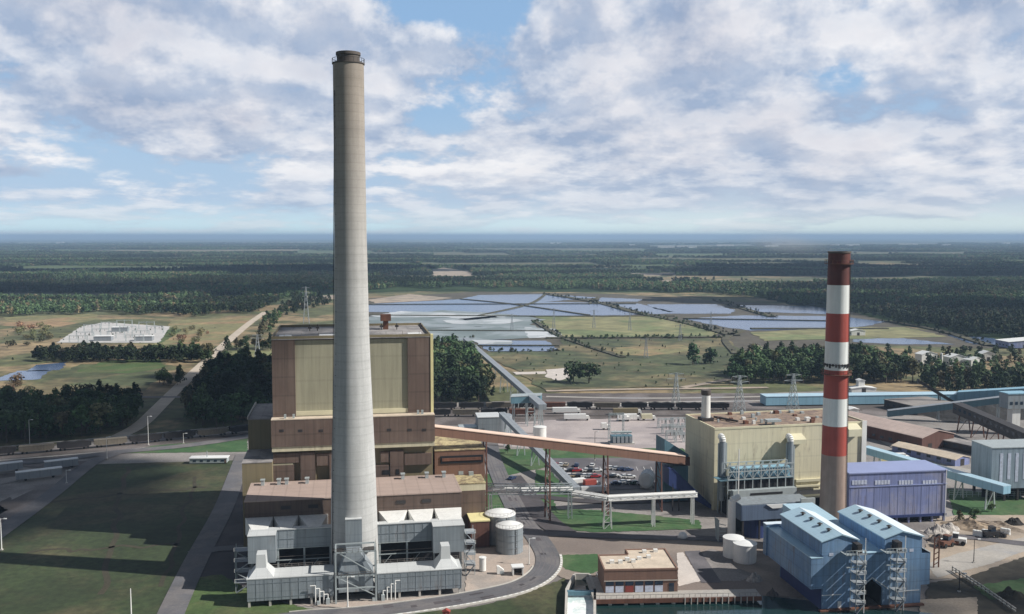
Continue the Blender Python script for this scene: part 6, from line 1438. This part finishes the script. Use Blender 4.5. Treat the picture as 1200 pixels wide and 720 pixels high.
# switchyard behind the car park
T = Thing('transformer', 'group of grey-green transformers in the pale gravel yard', 'transformer', at(728, 521, 5), 0, 0, None, .6); T.off = (0, 0, .6)
T.box('tank', 'teal_clad', -5, 5, -2, 2, 1.2, 4.6); T.box('plinth', 'kerb', -6, 6, -3, 3, .6, 1.2)
for i in range(5): T.box('radiator', 'conv_grey', -4.6 + i * 2, -3.2 + i * 2, -3, -2.02, 1.4, 4.2)
for i in range(3): T.mb().tube((-3 + i * 3, 0, 4.6), (-3 + i * 3, 0, 7), .25, .15, 8).build('bushing', 'white_paint', T.o)
T.mb().tube((-5, 0, 6.0), (5, 0, 6.0), .6, .6, 12).build('conservator', 'pale_steel', T.o)
def gantry(lab, u, v, vtop, w_, th=6, grp=None, name='line_gantry', z=.6, n=2):
    P = G(u, v); h = HT(P, vtop); T = Thing(name, lab, 'gantry', at(u, v, th), 0, 0, grp, z); T.off = (0, 0, z)
    for i in range(n):
        x = -w_ / 2 + w_ * i / (n - 1); m_ = T.mb()
        for a in (-.5, .5):
            for b in (-.5, .5): m_.bar((x + a, b, z), (x + a * .5, b * .5, h), .14)
        for j in range(int(h / 2)): m_.bar((x - .45, -.45, z + j * 2), (x + .45, -.45, z + j * 2 + 2), .1).bar((x + .45, .45, z + j * 2), (x - .45, .45, z + j * 2 + 2), .1)
        m_.build('column', 'pale_steel', T.o)
    m_ = T.mb()
    for b in (-.4, .4):
        for zz in (h - 1, h - .2): m_.bar((-w_ / 2, b, zz), (w_ / 2, b, zz), .14)
    for i in range(10): m_.bar((-w_ / 2 + w_ * i / 10, -.4, h - 1), (-w_ / 2 + w_ * (i + 1) / 10, -.4, h - .2), .1)
    m_.build('crossbeam', 'pale_steel', T.o)
    for i in range(3): x = -w_ / 2 + w_ * (i + 1) / 4; T.mb().tube((x, 0, h - 1), (x, 0, h - 2.6), .18, .18, 8).build('insulator', 'brown_clad', T.o)
    return T
gantry('tall teal-grey line gantry above the transformers in the gravel yard', 722, 516, 484, 7)
for i, (u, v) in enumerate(((785, 510), (797, 512), (808, 509), (790, 517), (801, 520), (780, 503), (795, 502))): gantry('low switchgear gantry in the cluster left of the cream hall', u, v, v - 13, 8, 10, 'switchgear gantries left of the cream hall', 'switch_gantry', n=3)
for i, (u, v) in enumerate(((100, 398), (118, 394), (136, 397), (150, 391), (165, 396), (128, 386), (146, 384), (172, 386), (108, 389), (182, 391), (158, 401), (92, 402))): gantry('gantry on the white gravel pad of the far substation at left', u, v, v - 9, 16, 8, 'gantries of the far substation', 'substation_gantry', n=3, z=.3)
for u, v in ((120, 400), (140, 389), (168, 400)):
    T = Thing('control_hut', 'pale control hut on the white gravel pad of the far substation', 'hut', at(u, v, 8), 0, 0, 'huts of the far substation', .3); T.box('wall', 'conv_grey', -8, 8, 0, 8, .3, 4.5); T.box('roof', 'white_roof', -8.4, 8.4, -.4, 8.4, 4.5, 5)
# pylons
def pylon(lab, u, v, vtop, wb=5, arms=2, mt='pale_steel', grp=None, name='pylon', th=8, bar=.22, armw=4.5):
    P = G(u, v); h = HT(P, vtop); T = Thing(name, lab, 'pylon', at(u, v, th), 0, 0, grp, .5); T.off = (0, 0, .5); m_ = T.mb(); n = 7
    def hw(z): return wb / 2 * max(0, 1 - z / h) ** 1.1 + .35
    for i in range(n):
        a, b = .5 + (h - .5) * i / n, .5 + (h - .5) * (i + 1) / n; wa, w2 = hw(a), hw(b)
        cs = [(-1, -1), (1, -1), (1, 1), (-1, 1)]
        for k in range(4):
            p, q = cs[k], cs[(k + 1) % 4]; m_.bar((p[0] * wa, p[1] * wa, a), (p[0] * w2, p[1] * w2, b), bar).bar((p[0] * wa, p[1] * wa, a), (q[0] * w2, q[1] * w2, b), bar * .6).bar((q[0] * wa, q[1] * wa, a), (p[0] * w2, p[1] * w2, b), bar * .6)
    m_.build('tower', mt, T.o)
    for i in range(arms):
        z = h * (.97 - .13 * i) if arms > 1 else h * .93; m2 = T.mb(); L_ = armw * (1 if i % 2 == 0 else 1.25)
        for s_ in (-1, 1): m2.bar((0, 0, z + .6), (s_ * L_, 0, z), bar * .8).bar((0, 0, z - .4), (s_ * L_, 0, z), bar * .8)
        m2.build('crossarm', mt, T.o)
        for s_ in (-1, 1): T.mb().tube((s_ * L_, 0, z), (s_ * L_, 0, z - 1.6), .16, .16, 6).build('insulator', 'brown_clad', T.o)
    return T
p1 = pylon('pale lattice pylon just left of the striped chimney', 929, 488, 438, 5.5)
p2 = pylon('pale lattice pylon behind the middle of the cream hall', 866, 488, 440, 5.5)
p3 = pylon('bluish lattice pylon left of the small stack on the cream hall', 792, 480, 437, 4)
for i, (u, v, vt) in enumerate(((649, 388, 361), (696, 385, 363), (738, 388, 366), (833, 388, 366), (757, 420, 396), (797, 400, 380), (600, 388, 368))): pylon('slender pole tower standing in the ash ponds', u, v, vt, 2.4, 1, 'conv_grey', 'slender towers in the ash ponds', 'pole_tower', bar=.16)
pylon('slim pylon by the dirt clearing left of the big chimney', 359, 380, 336, 6, 2, 'conv_grey', None, bar=.3)
pylon('slim pylon at the end of the treeline above the green strip', 302, 420, 392, 4, 2, 'conv_grey', None, bar=.25)
# power lines
def wire(lab, A_, B_, sag, grp):
    m_ = MB(); n = 14; A_ = Vector(A_); B_ = Vector(B_); pr_ = None
    for i in range(n + 1): f = i / n; q = A_.lerp(B_, f); q.z -= sag * 4 * f * (1 - f); (m_.bar(pr_, q, .07) if pr_ else None); pr_ = q
    o = m_.build('power_line', 'dark_steel'); tag(o, lab, 'power line', grp)
for a, b in ((p2, p1), (p3, p2)):
    for s_ in (-1, 1):
        A_ = a.o.location + Vector((s_ * 4.4, .6 * s_, 0)); B_ = b.o.location + Vector((s_ * 4.4, .6 * s_, 0)); wire('thin power line between the pylons behind the cream hall', (A_.x, A_.y, 22), (B_.x, B_.y, 22), 2, 'power lines between the pylons')

# ================================================================ CLOUDS that shade the left field and the far woods (out of the frame, towards the sun)
def cloud(u, v, h, L_, W_, seed, th=0, n=70):
    P = G(u, v); t_ = h / sv.z; c_ = P + sv * t_; rr = random.Random(seed); m_ = MB()
    me = bpy.data.meshes.new('cloud'); vs = []; fs = []
    import bmesh
    bm = bmesh.new()
    for i in range(n):
        a = rr.uniform(0, 6.28); q = rr.random() ** .6; x, y = q * math.cos(a) * L_ / 2, q * math.sin(a) * W_ / 2; r = rr.uniform(.05, .13) * (L_ + W_) / 2 * (1.15 - q * .6)
        bmesh.ops.create_icosphere(bm, subdivisions=2, radius=r, matrix=Matrix.Translation((x, y, rr.uniform(-.1, .25) * r)) @ Matrix.Diagonal((1, 1, .45, 1)))
    bm.to_mesh(me); bm.free()
    for p in me.polygons: p.use_smooth = True
    me.materials.append(MT['cloud_white']); o = bpy.data.objects.new('cloud', me); C.objects.link(o); o.location = c_; o.rotation_euler = (0, 0, R(th)); o['kind'] = 'structure'
mat('cloud_white', (.8, .8, .8), 1, 0, .02)
cloud(20, 578, 950, 120, 130, 1, 5, 110)     # yard and field at the left edge
cloud(60, 490, 950, 360, 170, 2, 10, 150)      # wood behind the railway
cloud(255, 452, 950, 130, 200, 3, 0, 80)       # wood beside the boiler house
cloud(1110, 362, 1000, 900, 260, 4, -30, 120)   # far wood at the right
cloud(1060, 318, 1500, 1900, 900, 5, 0, 120)
cloud(120, 343, 1500, 900, 300, 6, 0, 120)
cloud(240, 318, 1500, 1500, 600, 7, 0, 120)
cloud(1190, 700, 900, 90, 50, 8, 0, 60)
# ================================================================ HAZE
h = MB(); h.box(-72000, 72000, -4500, 82000, -1, 156); o = h.build('haze', 'white_paint'); o['kind'] = 'stuff'
hm = bpy.data.materials.new('haze'); hm.use_nodes = True; t = NT(hm.node_tree); v = t.n('ShaderNodeVolumePrincipled')
v.inputs['Color'].default_value = (.50, .72, 1.0, 1); v.inputs['Density'].default_value = HAZE; v.inputs['Anisotropy'].default_value = 0.0
t.n('ShaderNodeOutputMaterial', i_Volume=v); o.data.materials.clear(); o.data.materials.append(hm)

# faint smoke trailing from the striped chimney
import bmesh
bm = bmesh.new(); bmesh.ops.create_icosphere(bm, subdivisions=3, radius=1); me = bpy.data.meshes.new('smoke'); bm.to_mesh(me); bm.free()
top = Vector((Rf.O.x, Rf.O.y, ztot)); o = bpy.data.objects.new('smoke', me); C.objects.link(o); o.location = top + Vector((-15, 6, 3)); o.scale = (17, 9, 4); o.rotation_euler = (0, R(6), 0); o['kind'] = 'stuff'
sm = bpy.data.materials.new('smoke'); sm.use_nodes = True; t = NT(sm.node_tree); co = t.n('ShaderNodeTexCoord').outputs['Object']
ln = t.n('ShaderNodeVectorMath', operation='LENGTH', i_0=co).outputs['Value']
dn = t.m('MULTIPLY', t.mr(ln, .1, 1.0, 1, 0, True), t.mr(t.noise(co, 1.6, 4, .6), .35, .65, .2, 1)); dn = t.m('MULTIPLY', dn, .05)
v = t.n('ShaderNodeVolumePrincipled', i_Density=dn); v.inputs['Color'].default_value = (.85, .88, .95, 1); t.n('ShaderNodeOutputMaterial', i_Volume=v); me.materials.append(sm)
